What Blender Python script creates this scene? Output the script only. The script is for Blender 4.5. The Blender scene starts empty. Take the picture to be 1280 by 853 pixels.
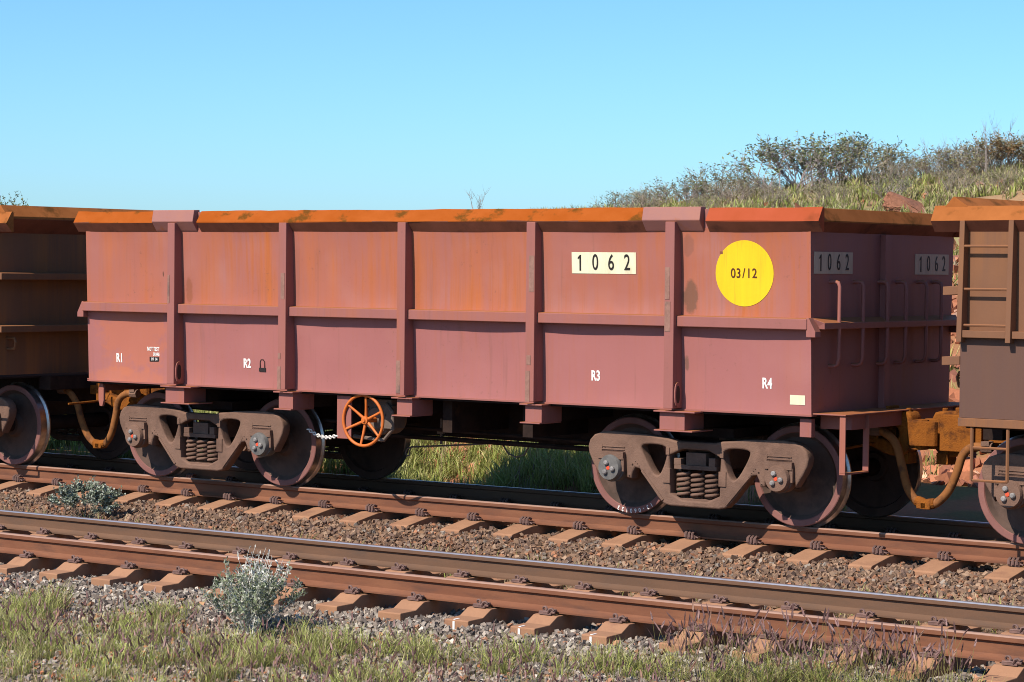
import bpy, bmesh, math, random
import numpy as np
from mathutils import Matrix, Vector

# ------------------------------------------------------------------ camera, sky, sun, exposure
S = bpy.context.scene
COL = S.collection
F_PX = 3104.18
CAM = (15.5269, -21.2598, 2.4073)
CR = (0.811547, 0.584194, 0.010465); CU = (-0.025901, 0.018077, 0.999501); CF = (-0.583713, 0.811413, -0.029802)
cd = bpy.data.cameras.new('camera'); cam = bpy.data.objects.new('camera', cd); COL.objects.link(cam)
cd.sensor_fit = 'HORIZONTAL'; cd.sensor_width = 36.0; cd.lens = F_PX / 1280 * 36.0
cd.clip_start = 0.5; cd.clip_end = 3000
cam.matrix_world = Matrix(((CR[0], CU[0], -CF[0], CAM[0]), (CR[1], CU[1], -CF[1], CAM[1]), (CR[2], CU[2], -CF[2], CAM[2]), (0, 0, 0, 1)))
S.camera = cam
SUN_DIR = Vector((0.20, 1.0, -1.04)).normalized()          # the way the light travels
sd = bpy.data.lights.new('sun', 'SUN'); sun = bpy.data.objects.new('sun', sd); COL.objects.link(sun)
sd.energy = 5.0; sd.angle = math.radians(0.53); sd.color = (1.0, 0.93, 0.83)
sun.rotation_euler = SUN_DIR.to_track_quat('-Z', 'Y').to_euler()
sun.location = (0, -30, 40)
w = bpy.data.worlds.new('World'); S.world = w; w.use_nodes = True
nt = w.node_tree; nt.nodes.clear()
sky = nt.nodes.new('ShaderNodeTexSky'); sky.sky_type = 'NISHITA'; sky.sun_disc = False
sky.sun_elevation = math.asin(-SUN_DIR.z)
sky.sun_rotation = math.atan2(-SUN_DIR.x, -SUN_DIR.y)
sky.air_density = 0.8; sky.dust_density = 0.6; sky.ozone_density = 10.0; sky.altitude = 0
bg = nt.nodes.new('ShaderNodeBackground'); bg.inputs['Strength'].default_value = 0.145
wo = nt.nodes.new('ShaderNodeOutputWorld')
tint = nt.nodes.new('ShaderNodeMix'); tint.data_type = 'RGBA'; tint.blend_type = 'MULTIPLY'; tint.inputs[0].default_value = 1.0   # one even tint of the whole sky
tint.inputs[7].default_value = (0.83, 1.0, 0.97, 1.0)
nt.links.new(sky.outputs[0], tint.inputs[6]); nt.links.new(tint.outputs[2], bg.inputs[0]); nt.links.new(bg.outputs[0], wo.inputs[0])
S.render.engine = 'CYCLES'; S.cycles.max_bounces = 6; S.cycles.diffuse_bounces = 1; S.cycles.filter_width = 1.0
vs = S.view_settings
vs.view_transform = 'Standard'; vs.look = 'None'; vs.exposure = 0.38; vs.gamma = 1.0; vs.use_curve_mapping = False

rng = np.random.default_rng(7); random.seed(7)
PI = math.pi

# ------------------------------------------------------------------ materials
def newmat(name):
    m = bpy.data.materials.new(name); m.use_nodes = True
    t = m.node_tree; t.nodes.clear()
    out = t.nodes.new('ShaderNodeOutputMaterial'); b = t.nodes.new('ShaderNodeBsdfPrincipled')
    t.links.new(b.outputs[0], out.inputs[0])
    return m, t, b, out
def C4(c): return (c[0], c[1], c[2], 1.0)
def noise(t, scale, stretch=(1, 1, 1), detail=4.0, rough=0.55, rot=(0, 0, 0), offs=(0, 0, 0)):
    g = t.nodes.new('ShaderNodeNewGeometry'); mp = t.nodes.new('ShaderNodeMapping')
    mp.inputs['Scale'].default_value = stretch; mp.inputs['Rotation'].default_value = rot; mp.inputs['Location'].default_value = offs
    n = t.nodes.new('ShaderNodeTexNoise'); n.inputs['Scale'].default_value = scale
    n.inputs['Detail'].default_value = detail; n.inputs['Roughness'].default_value = rough
    t.links.new(g.outputs['Position'], mp.inputs[0]); t.links.new(mp.outputs[0], n.inputs['Vector'])
    return n.outputs['Fac']
def ramp(t, fac, a, b):
    r = t.nodes.new('ShaderNodeMapRange'); r.inputs['From Min'].default_value = a; r.inputs['From Max'].default_value = b
    r.clamp = True; t.links.new(fac, r.inputs['Value']); return r.outputs['Result']
def math_(t, op, a, b):
    n = t.nodes.new('ShaderNodeMath'); n.operation = op
    for i, v in enumerate((a, b)):
        if isinstance(v, (int, float)): n.inputs[i].default_value = v
        else: t.links.new(v, n.inputs[i])
    return n.outputs[0]
def mix(t, fac, a, b):
    n = t.nodes.new('ShaderNodeMix'); n.data_type = 'RGBA'
    if isinstance(fac, (int, float)): n.inputs[0].default_value = fac
    else: t.links.new(fac, n.inputs[0])
    for i, v in ((6, a), (7, b)):
        if isinstance(v, tuple): n.inputs[i].default_value = C4(v)
        else: t.links.new(v, n.inputs[i])
    return n.outputs[2]
def bump(t, b, fac, strength, dist=0.01):
    n = t.nodes.new('ShaderNodeBump'); n.inputs['Strength'].default_value = strength; n.inputs['Distance'].default_value = dist
    t.links.new(fac, n.inputs['Height']); t.links.new(n.outputs[0], b.inputs['Normal'])
def upfac(t, lo=0.35, hi=0.8):
    g = t.nodes.new('ShaderNodeNewGeometry'); s = t.nodes.new('ShaderNodeSeparateXYZ')
    t.links.new(g.outputs['True Normal'], s.inputs[0]); return ramp(t, s.outputs['Z'], lo, hi)

def stain_mask(t, x, z, rx, rz):                      # soft irregular stain around a point of the side
    g = t.nodes.new('ShaderNodeNewGeometry'); sp = t.nodes.new('ShaderNodeSeparateXYZ'); t.links.new(g.outputs['Position'], sp.inputs[0])
    dx = math_(t, 'DIVIDE', math_(t, 'SUBTRACT', sp.outputs['X'], x), rx); dz = math_(t, 'DIVIDE', math_(t, 'SUBTRACT', sp.outputs['Z'], z), rz)
    d = math_(t, 'ADD', math_(t, 'MULTIPLY', dx, dx), math_(t, 'MULTIPLY', dz, dz))
    d = math_(t, 'ADD', d, math_(t, 'MULTIPLY', math_(t, 'SUBTRACT', noise(t, 9, (1, 1, 1), 4, 0.6), 0.5), 2.6))
    return ramp(t, d, 1.15, 0.55)
def paint(name, base, streak, spot, dust=(0.30, 0.105, 0.032), samt=0.6, rough=0.65, top=0.85, seed=0, low=0.44, hi=0.66, grime=(0.13, 0.07, 0.045), pale=None, stains=()):
    m, t, b, o = newmat(name)
    n2 = noise(t, 0.75, (1, 1, 0.8), 3, 0.5, offs=(seed, seed * .7, 3)); pm = ramp(t, n2, 0.34, 0.60)
    n3 = noise(t, 1.7, (1, 1, 0.7), 5, 0.65, offs=(5, seed, 1))
    c = mix(t, math_(t, 'MULTIPLY', ramp(t, n3, 0.40, 0.68), 0.6), base, spot)
    if pale: c = mix(t, math_(t, 'MULTIPLY', ramp(t, noise(t, 1.3, (1, 1, 1), 3, 0.5, offs=(2, 9, seed)), 0.52, 0.70), 0.6), c, pale)
    n1 = noise(t, 1.0, (4.5, 4.5, 0.30), 5, 0.6, offs=(seed, 0, 0))
    c = mix(t, math_(t, 'MULTIPLY', math_(t, 'MULTIPLY', ramp(t, n1, low, hi), pm), samt), c, streak)
    n6 = noise(t, 1.0, (24, 24, 0.5), 3, 0.6, offs=(seed, 2, 0))
    c = mix(t, math_(t, 'MULTIPLY', math_(t, 'MULTIPLY', ramp(t, n6, 0.50, 0.68), pm), 0.55 * samt), c, tuple(x * .86 for x in streak))
    n8 = noise(t, 1.0, (15, 15, 0.4), 3, 0.6, offs=(seed, 5, 8))
    c = mix(t, math_(t, 'MULTIPLY', ramp(t, n8, 0.60, 0.74), 0.22), c, grime)
    n4 = noise(t, 22.0, (1, 1, 1), 4, 0.7)
    c = mix(t, math_(t, 'MULTIPLY', math_(t, 'MULTIPLY', ramp(t, n4, 0.60, 0.70), ramp(t, n3, 0.5, 0.65)), 0.5), c, grime)
    for st in stains: c = mix(t, math_(t, 'MULTIPLY', stain_mask(t, *st[:4]), st[4]), c, st[5])
    if top: c = mix(t, math_(t, 'MULTIPLY', upfac(t), top), c, dust)
    t.links.new(c, b.inputs['Base Color']); b.inputs['Roughness'].default_value = rough
    b.inputs['Specular IOR Level'].default_value = 0.18
    n5 = noise(t, 60, (1, 1, 1), 3, 0.6); bump(t, b, n5, 0.10, 0.004)
    return m
def mottled(name, c1, c2, c3=None, scale=6, stretch=(1, 1, 1), rough=0.75, metal=0.0, lo=0.38, hi=0.66, bs=80, bst=0.25, bd=0.004, spec=0.3, c3f=(0.58, 0.72), c3s=3.0, rot=(0, 0, 0)):
    m, t, b, o = newmat(name)
    c = mix(t, ramp(t, noise(t, scale, stretch, 6, 0.65, rot), lo, hi), c1, c2)
    if c3: c = mix(t, ramp(t, noise(t, c3s, stretch, 5, 0.65, rot, (4, 7, 2)), *c3f), c, c3)
    t.links.new(c, b.inputs['Base Color']); b.inputs['Roughness'].default_value = rough; b.inputs['Metallic'].default_value = metal
    b.inputs['Specular IOR Level'].default_value = spec
    if bst: bump(t, b, noise(t, bs, (1, 1, 1), 4, 0.6), bst, bd)
    return m
def attr_mat(name, rough=0.85, transl=0.0, spec=0.2, var=0.0):
    m, t, b, o = newmat(name)
    a = t.nodes.new('ShaderNodeAttribute'); a.attribute_name = 'Col'
    c = a.outputs['Color']
    if var:
        n = noise(t, 25, (1, 1, 1), 4, 0.6)
        h = t.nodes.new('ShaderNodeHueSaturation'); t.links.new(c, h.inputs['Color'])
        t.links.new(math_(t, 'ADD', math_(t, 'MULTIPLY', n, var), 1 - var * 0.5), h.inputs['Value']); c = h.outputs[0]
    t.links.new(c, b.inputs['Base Color']); b.inputs['Roughness'].default_value = rough; b.inputs['Specular IOR Level'].default_value = spec
    if transl:
        tr = t.nodes.new('ShaderNodeBsdfTranslucent'); t.links.new(c, tr.inputs['Color'])
        mx = t.nodes.new('ShaderNodeMixShader'); mx.inputs[0].default_value = transl
        t.links.new(b.outputs[0], mx.inputs[1]); t.links.new(tr.outputs[0], mx.inputs[2]); t.links.new(mx.outputs[0], o.inputs[0])
    return m
def plain(name, c, rough=0.7, metal=0.0, spec=0.3, var=0.25):
    return mottled(name, tuple(x * (1 - var) for x in c), tuple(min(1, x * (1 + var)) for x in c), scale=9, rough=rough, metal=metal, spec=spec, bst=0.12)

MT = {}
MT['maroon_up'] = paint('maroon_upper_paint', (0.3229, 0.1136, 0.0861), (0.4048, 0.1121, 0.0328), (0.3445, 0.1041, 0.0611), samt=0.95, seed=0, pale=(0.3617, 0.1481, 0.1175),
                        stains=[(3.32, 2.14, .085, .16, .75, (0.1292, 0.0681, 0.0430)), (3.30, 2.62, .06, .10, .45, (0.1895, 0.0800, 0.0548)), (-3.05, 2.12, .05, .14, .5, (0.2067, 0.0681, 0.0274)), (-3.44, 2.29, .014, .035, .9, (0.0861, 0.0400, 0.0235))])
MT['maroon_low'] = paint('maroon_lower_paint', (0.3317, 0.1216, 0.1081), (0.3790, 0.1201, 0.0626), (0.3101, 0.1105, 0.1003), samt=0.45, seed=11, low=0.50, hi=0.75, pale=(0.3531, 0.1400, 0.1213),
                         stains=[(3.27, 1.52, .03, .08, .7, (0.1292, 0.0720, 0.0470)), (-3.9, 1.6, .55, .42, .55, (0.4306, 0.1321, 0.0666)), (-4.0, 1.15, .6, .1, .5, (0.4306, 0.1361, 0.0666))])
MT['maroon'] = paint('maroon_post_paint', (0.2869, 0.1082, 0.0907), (0.3493, 0.1082, 0.0491), (0.2578, 0.0943, 0.0794), samt=0.5, seed=4)
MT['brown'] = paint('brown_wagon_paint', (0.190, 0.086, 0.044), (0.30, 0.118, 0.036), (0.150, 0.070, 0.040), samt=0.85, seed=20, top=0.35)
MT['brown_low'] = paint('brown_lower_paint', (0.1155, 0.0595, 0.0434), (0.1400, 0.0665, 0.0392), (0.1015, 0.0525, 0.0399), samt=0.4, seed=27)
MT['rust'] = mottled('orange_rust_lip', (0.2879, 0.0627, 0.0069), (0.3311, 0.0783, 0.0124), (0.1224, 0.0442, 0.0062), scale=3.0, stretch=(1, 1, 1.6), rot=(0, 0.9, 0), rough=0.9, c3f=(0.56, 0.66), c3s=3.6, spec=0.08)
MT['rust_red'] = mottled('red_orange_lip', (0.3400, 0.0665, 0.0266), (0.3031, 0.0576, 0.0192), (0.2070, 0.0444, 0.0148), scale=2.5, rough=0.85, spec=0.1, c3f=(0.60, 0.78))
MT['splice'] = mottled('mauve_splice_paint', (0.2880, 0.1240, 0.1040), (0.3200, 0.1320, 0.0960), (0.3200, 0.1040, 0.0400), scale=4, rough=0.65, c3f=(0.60, 0.72))
MT['underlip'] = mottled('shade_toned_rust_underside', (0.17, 0.062, 0.036), (0.22, 0.080, 0.048), (0.10, 0.042, 0.028), scale=4, rough=0.9, spec=0.08)  # rust brown, darkened so the colour carries the shade under the lip
MT['cream_dusty_shaded'] = mottled('dusted_shaded_plate', (0.52, 0.37, 0.26), (0.45, 0.31, 0.22), scale=5, stretch=(3, 3, 0.6), rough=0.85, bst=0.02, spec=0.08)  # ore dust, dimmed further so the colour carries the end wall's shade
MT['rust_dull'] = mottled('brown_rust_lip', (0.27, 0.085, 0.022), (0.34, 0.110, 0.030), (0.14, 0.052, 0.012), scale=3.0, rot=(0, 0.9, 0), rough=0.9, c3f=(0.53, 0.66), c3s=3.6, spec=0.08)
MT['bogie'] = mottled('dusty_brown_bogie', (0.1640, 0.0953, 0.0677), (0.1969, 0.1126, 0.0791), (0.1252, 0.0722, 0.0520), scale=5, rough=0.9, c3f=(0.48, 0.66), bst=0.5, bd=0.010, spec=0.1)
MT['dark'] = mottled('grimy_shaded_underframe', (0.022, 0.014, 0.012), (0.040, 0.024, 0.018), (0.075, 0.038, 0.020), scale=5, rough=0.95, c3f=(0.6, 0.75), spec=0.08)  # grime, blackened further so the colour imitates deep shade underneath
MT['wheel'] = mottled('wheel_plate_brown', (0.0992, 0.0632, 0.0494), (0.1216, 0.0757, 0.0578), (0.0696, 0.0468, 0.0372), scale=6, rough=0.9, c3f=(0.50, 0.66), spec=0.1)
MT['rim'] = mottled('wheel_rim_reddish', (0.1983, 0.0826, 0.0688), (0.2333, 0.0991, 0.0799), scale=8, rough=0.7)
MT['tread'] = plain('polished_tread', (0.42, 0.36, 0.32), 0.28, 0.9, 0.5)
MT['cap_grey'] = plain('grey_bearing_cap', (0.135, 0.125, 0.115), 0.75, spec=0.15)
MT['bolt'] = plain('pale_bolt', (0.2250, 0.2025, 0.1875), 0.55)
MT['reddot'] = plain('red_paint_dot', (0.75, 0.08, 0.03), 0.6)
MT['orange'] = mottled('orange_handwheel_paint', (0.5270, 0.1232, 0.0187), (0.5780, 0.1487, 0.0298), (0.4250, 0.0935, 0.0170), scale=10, rough=0.5, bst=0.05)
MT['plate_orange'] = mottled('ore_dusted_coupler', (0.2519, 0.0827, 0.0136), (0.2055, 0.0642, 0.0122), (0.0796, 0.0275, 0.0102), scale=7, rough=0.95, c3f=(0.50, 0.66), c3s=6, bst=0.6, bd=0.012, spec=0.08)
MT['hose'] = mottled('dusted_rubber_hose', (0.2288, 0.0871, 0.0292), (0.2731, 0.1115, 0.0362), (0.1107, 0.0488, 0.0244), scale=9, rough=0.9, c3f=(0.50, 0.68), c3s=8, spec=0.1)
MT['cream'] = mottled('cream_plate', (0.6800, 0.6460, 0.4420), (0.6290, 0.5780, 0.3825), (0.50, 0.40, 0.26), scale=5, stretch=(3, 3, 0.6), rough=0.7, bst=0.02, c3f=(0.56, 0.74), c3s=2.5, spec=0.1)
MT['yellow'] = mottled('yellow_disc', (0.7568, 0.4928, 0.0176), (0.7040, 0.4400, 0.0176), (0.5808, 0.3344, 0.0264), scale=1.5, stretch=(9, 9, 0.6), rough=0.65, bst=0.03, c3f=(0.55, 0.78), spec=0.1)
MT['black'] = plain('black_lettering', (0.018, 0.012, 0.010), 0.6)
MT['brownink'] = plain('dark_brown_lettering', (0.09, 0.025, 0.008), 0.6)
MT['white'] = plain('white_lettering', (0.80, 0.76, 0.70), 0.6, var=0.08)
MT['patch'] = mottled('bare_primer_patch', (0.22, 0.110, 0.080), (0.29, 0.15, 0.11), (0.10, 0.07, 0.06), scale=18, rough=0.7)
MT['chain'] = plain('pale_chain', (0.62, 0.57, 0.52), 0.55)
MT['rail'] = mottled('rusty_rail_web', (0.1663, 0.0650, 0.0355), (0.2107, 0.0872, 0.0458), (0.1220, 0.0554, 0.0355), scale=1.4, stretch=(1, 4, 5), rough=0.85, bst=0.2, spec=0.15, c3f=(0.5, 0.72), c3s=2.0)
MT['railtop'] = mottled('railhead_steel', (0.78, 0.72, 0.70), (0.62, 0.55, 0.53), scale=3, stretch=(0.5, 14, 1), rough=0.40, metal=1.0, bst=0.02)
MT['raildull'] = mottled('railhead_dull', (0.2880, 0.1600, 0.1120), (0.3360, 0.2000, 0.1440), scale=3, stretch=(0.5, 14, 1), rough=0.5, bst=0.05)
MT['clip'] = mottled('dark_rail_clip', (0.1190, 0.0680, 0.0561), (0.1870, 0.1062, 0.0850), scale=20, rough=0.7)
MT['sleeper'] = mottled('stained_concrete', (0.2961, 0.1478, 0.0804), (0.3421, 0.1719, 0.0919), (0.2369, 0.1135, 0.0661), scale=5, rough=0.9, c3f=(0.54, 0.72), bst=0.35, bd=0.006)
MT['rail_far'] = mottled('brown_rail_web', (0.1269, 0.0693, 0.0421), (0.1517, 0.0805, 0.0483), (0.1084, 0.0650, 0.0445), scale=1.4, stretch=(1, 4, 5), rough=0.85, bst=0.2, spec=0.15, c3f=(0.5, 0.72), c3s=2.0)
MT['pad'] = plain('orange_rail_pad', (0.50, 0.24, 0.08), 0.8)
MT['stone'] = attr_mat('ballast_stone', 0.9, 0, 0.2, var=0.7)
MT['ground'] = attr_mat('ground_dirt', 0.95, 0, 0.1, var=0.7)
MT['grass'] = attr_mat('grass_blades', 0.6, 0.30, 0.25)
MT['leaf'] = attr_mat('leaves', 0.6, 0.22, 0.25)
MT['twig'] = attr_mat('twigs', 0.9, 0, 0.1)
MT['rock'] = mottled('red_rock', (0.30, 0.125, 0.070), (0.20, 0.085, 0.05), (0.33, 0.27, 0.23), scale=2.5, rough=0.95, c3f=(0.56, 0.66), c3s=1.6, bs=14, bst=0.8, bd=0.03)
MT['palerock'] = mottled('pale_rock', (0.34, 0.27, 0.21), (0.44, 0.33, 0.25), (0.3, 0.15, 0.09), scale=6, stretch=(3, 3, 1), rough=0.95, bs=20, bst=0.8, bd=0.03)
MT['tank'] = mottled('dusty_brake_cylinder', (0.13, 0.095, 0.075), (0.18, 0.13, 0.10), scale=5, rough=0.8)

# ------------------------------------------------------------------ mesh helpers
def tag(o, label=None, cat=None, group=None, kind=None):
    if label: o['label'] = label
    if cat: o['category'] = cat
    if group: o['group'] = group
    if kind: o['kind'] = kind
    return o
def link(name, me, parent=None, loc=None, rot=None):
    o = bpy.data.objects.new(name, me); COL.objects.link(o)
    if parent is not None: o.parent = parent
    if loc is not None: o.location = loc
    if rot is not None: o.rotation_euler = rot
    return o
def empty(name, loc=(0, 0, 0)):
    o = bpy.data.objects.new(name, None); COL.objects.link(o); o.location = loc; o.empty_display_size = 0.3; return o
class MB:
    def __init__(s): s.v = []; s.f = []; s.m = []
    def add(s, vs, fs, mi=0):
        k = len(s.v); s.v += [tuple(x) for x in vs]; s.f += [tuple(i + k for i in f) for f in fs]; s.m += [mi] * len(fs); return s
    def hexa(s, p, mi=0):                       # 8 points: bottom loop of 4, top loop of 4
        return s.add(p, [(0, 3, 2, 1), (4, 5, 6, 7), (0, 1, 5, 4), (1, 2, 6, 5), (2, 3, 7, 6), (3, 0, 4, 7)], mi)
    def box(s, x0, x1, y0, y1, z0, z1, mi=0):
        return s.hexa([(x0, y0, z0), (x1, y0, z0), (x1, y1, z0), (x0, y1, z0), (x0, y0, z1), (x1, y0, z1), (x1, y1, z1), (x0, y1, z1)], mi)
    def prism(s, poly, a0, a1, axis='x', mi=0):     # polygon swept along an axis; poly coords are the two other axes in order
        n = len(poly)
        def P(a, q): return {'x': (a, q[0], q[1]), 'y': (q[0], a, q[1]), 'z': (q[0], q[1], a)}[axis]
        vs = [P(a0, q) for q in poly] + [P(a1, q) for q in poly]
        fs = [tuple(range(n))[::-1], tuple(range(n, 2 * n))] + [(i, (i + 1) % n, n + (i + 1) % n, n + i) for i in range(n)]
        return s.add(vs, fs, mi)
    def tube(s, pts, r, n=6, mi=0, closed=False):
        pts = [Vector(p) for p in pts]; N = len(pts); rs = r if isinstance(r, (list, tuple)) else [r] * N
        vs = []; up = None
        for i, p in enumerate(pts):
            a = pts[(i - 1) % N] if (i or closed) else p; b = pts[(i + 1) % N] if (i < N - 1 or closed) else p
            d = (b - a).normalized()
            if up is None: up = d.orthogonal().normalized()
            up = (up - d * up.dot(d)); up = up.normalized() if up.length > 1e-6 else d.orthogonal().normalized()
            sd_ = d.cross(up)
            for k in range(n):
                an = 2 * PI * k / n; vs.append(p + (up * math.cos(an) + sd_ * math.sin(an)) * rs[i])
        fs = []
        for i in range(N if closed else N - 1):
            j = (i + 1) % N
            for k in range(n): fs.append((i * n + k, i * n + (k + 1) % n, j * n + (k + 1) % n, j * n + k))
        if not closed: fs += [tuple(range(n))[::-1], tuple((N - 1) * n + k for k in range(n))]
        return s.add(vs, fs, mi)
    def lathe(s, prof, c=(0, 0, 0), seg=24, mi=None):   # prof: (radius, y); axis along y
        vs = []; fs = []
        for (r, y) in prof:
            for k in range(seg):
                an = 2 * PI * k / seg; vs.append((c[0] + r * math.cos(an), c[1] + y, c[2] + r * math.sin(an)))
        k0 = len(s.v); s.v += vs
        for i in range(len(prof) - 1):
            for k in range(seg):
                s.f.append((k0 + i * seg + k, k0 + i * seg + (k + 1) % seg, k0 + (i + 1) * seg + (k + 1) % seg, k0 + (i + 1) * seg + k))
                s.m.append(mi[i] if mi else 0)
        return s
    def mesh(s, name, mats, bevel=0.0, smooth=None, merge=False):
        me = bpy.data.meshes.new(name); me.from_pydata(s.v, [], s.f)
        me.polygons.foreach_set('material_index', s.m)
        bm = bmesh.new(); bm.from_mesh(me)
        if merge: bmesh.ops.remove_doubles(bm, verts=bm.verts, dist=1e-5)
        bmesh.ops.recalc_face_normals(bm, faces=bm.faces)
        if bevel:
            es = [e for e in bm.edges if len(e.link_faces) == 2 and e.calc_face_angle(0) > 0.6]
            bmesh.ops.bevel(bm, geom=es, offset=bevel, offset_type='OFFSET', segments=2, profile=0.5, affect='EDGES', clamp_overlap=True)
        bm.to_mesh(me); bm.free()
        for m in (mats if isinstance(mats, (list, tuple)) else [mats]): me.materials.append(MT[m])
        if smooth is not None:
            me.polygons.foreach_set('use_smooth', [True] * len(me.polygons)); me.set_sharp_from_angle(angle=math.radians(smooth))
        return me
    def build(s, name, mats, parent=None, bevel=0.0, smooth=None, loc=None, merge=False):
        return link(name, s.mesh(name, mats, bevel, smooth, merge), parent, loc)

def bent_bar(prof, x0, x1, seed, amp=.006):
    '''a profile in Y/Z carried along X with small dents and bends'''
    n = max(2, int((x1 - x0) / .12)); k = len(prof); b = MB(); V = []; r = random.Random(seed)
    for i in range(n + 1):
        x = x0 + (x1 - x0) * i / n
        for j, (y, z) in enumerate(prof):
            a = amp if 1 < j < 5 else amp * .3
            dy = a * 2 * (float(vnoise(np.array(x * 1.7 + seed), np.array(j * .9), 3)) - .5); dz = a * 2 * (float(vnoise(np.array(x * 2.3 + seed), np.array(j * .7), 8)) - .5) + (r.uniform(-.0025, .0025) if j > 3 else 0)
            V.append((x, y + dy, z + dz))
    F = [tuple(range(k))[::-1], tuple(n * k + q for q in range(k))]
    for i in range(n):
        for q in range(k): F.append((i * k + q, i * k + (q + 1) % k, (i + 1) * k + (q + 1) % k, (i + 1) * k + q))
    return b.add(V, F)
def curve_mesh(name, splines, extr, bev, mats):
    """filled 2-D outline with holes, thickened; drawn in X/Z, thickness along Y"""
    cu = bpy.data.curves.new(name, 'CURVE'); cu.dimensions = '2D'; cu.fill_mode = 'BOTH'; cu.extrude = extr; cu.bevel_depth = bev; cu.offset = -bev; cu.bevel_resolution = 2
    for sp in splines:
        q = cu.splines.new('POLY'); q.points.add(len(sp) - 1); q.use_cyclic_u = True
        for i, p in enumerate(sp): q.points[i].co = (p[0], p[1], 0, 1)
    return obj_to_mesh(cu, name, mats)
def obj_to_mesh(data, name, mats):
    o = bpy.data.objects.new('tmp_shape', data); COL.objects.link(o)
    dg = bpy.context.evaluated_depsgraph_get(); dg.update()
    me = bpy.data.meshes.new_from_object(o.evaluated_get(dg)); me.name = name
    bpy.data.objects.remove(o); me.transform(Matrix(((1, 0, 0, 0), (0, 0, -1, 0), (0, 1, 0, 0), (0, 0, 0, 1))))
    me.materials.clear(); me.materials.append(MT[mats])
    return me
def text(name, s, size, mat, parent, x, y, z, sx=1.0, bold=0.0, spacing=1.0, end=False, rotx=0.0, tilt=0.0, rolly=0.0):
    cu = bpy.data.curves.new(name, 'FONT'); cu.body = s; cu.size = size; cu.align_x = 'CENTER'; cu.align_y = 'CENTER'
    cu.extrude = 0.0012; cu.offset = bold; cu.space_character = spacing; cu.resolution_u = 5
    me = obj_to_mesh(cu, name, mat)
    me.transform(Matrix.Diagonal((sx, 1, 1, 1)))
    return link(name, me, parent, (x, y, z), (rotx, rolly, PI / 2 if end else 0))
def smoothpoly(pts, it=1):
    for _ in range(it):
        q = []
        for i, p in enumerate(pts):
            n = pts[(i + 1) % len(pts)]
            q += [(p[0] * .75 + n[0] * .25, p[1] * .75 + n[1] * .25), (p[0] * .25 + n[0] * .75, p[1] * .25 + n[1] * .75)]
        pts = q
    return pts
def np_mesh(name, V, T, colr, mat, smooth=False):
    me = bpy.data.meshes.new(name); nV, nT = len(V), len(T)
    me.vertices.add(nV); me.vertices.foreach_set('co', np.ascontiguousarray(V, np.float32).ravel())
    me.loops.add(nT * 3); me.loops.foreach_set('vertex_index', np.ascontiguousarray(T, np.int32).ravel())
    me.polygons.add(nT); me.polygons.foreach_set('loop_start', np.arange(0, nT * 3, 3, dtype=np.int32))
    if colr is not None:
        a = me.attributes.new('Col', 'FLOAT_COLOR', 'POINT'); c = np.ones((nV, 4), np.float32); c[:, :3] = colr; a.data.foreach_set('color', c.ravel())
    me.update(calc_edges=True)
    if not smooth: me.shade_flat()
    if smooth: me.polygons.foreach_set('use_smooth', np.ones(nT, bool))
    for m in (mat if isinstance(mat, (list, tuple)) else [mat]): me.materials.append(MT[m])
    return me
def vnoise(x, y, seed=0):                            # cheap smooth value noise for terrain and scatter
    def h(i, j): return np.modf(np.abs(np.sin(i * 127.1 + j * 311.7 + seed * 17.3) * 43758.5453))[0]
    xi, yi = np.floor(x), np.floor(y); u, v = x - xi, y - yi; u = u * u * (3 - 2 * u); v = v * v * (3 - 2 * v)
    return (h(xi, yi) * (1 - u) + h(xi + 1, yi) * u) * (1 - v) + (h(xi, yi + 1) * (1 - u) + h(xi + 1, yi + 1) * u) * v
def fbm(x, y, seed=0): return (vnoise(x, y, seed) + .5 * vnoise(x * 2.1, y * 2.1, seed + 1) + .25 * vnoise(x * 4.3, y * 4.3, seed + 2)) / 1.75
ORD = ['first', 'second', 'third', 'fourth', 'fifth', 'sixth', 'seventh', 'eighth', 'ninth', 'tenth', 'eleventh', 'twelfth', 'thirteenth', 'fourteenth', 'fifteenth', 'sixteenth', 'seventeenth', 'eighteenth', 'nineteenth', 'twentieth', 'twenty-first', 'twenty-second', 'twenty-third', 'twenty-fourth', 'twenty-fifth', 'twenty-sixth', 'twenty-seventh', 'twenty-eighth', 'twenty-ninth', 'thirtieth']

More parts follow.
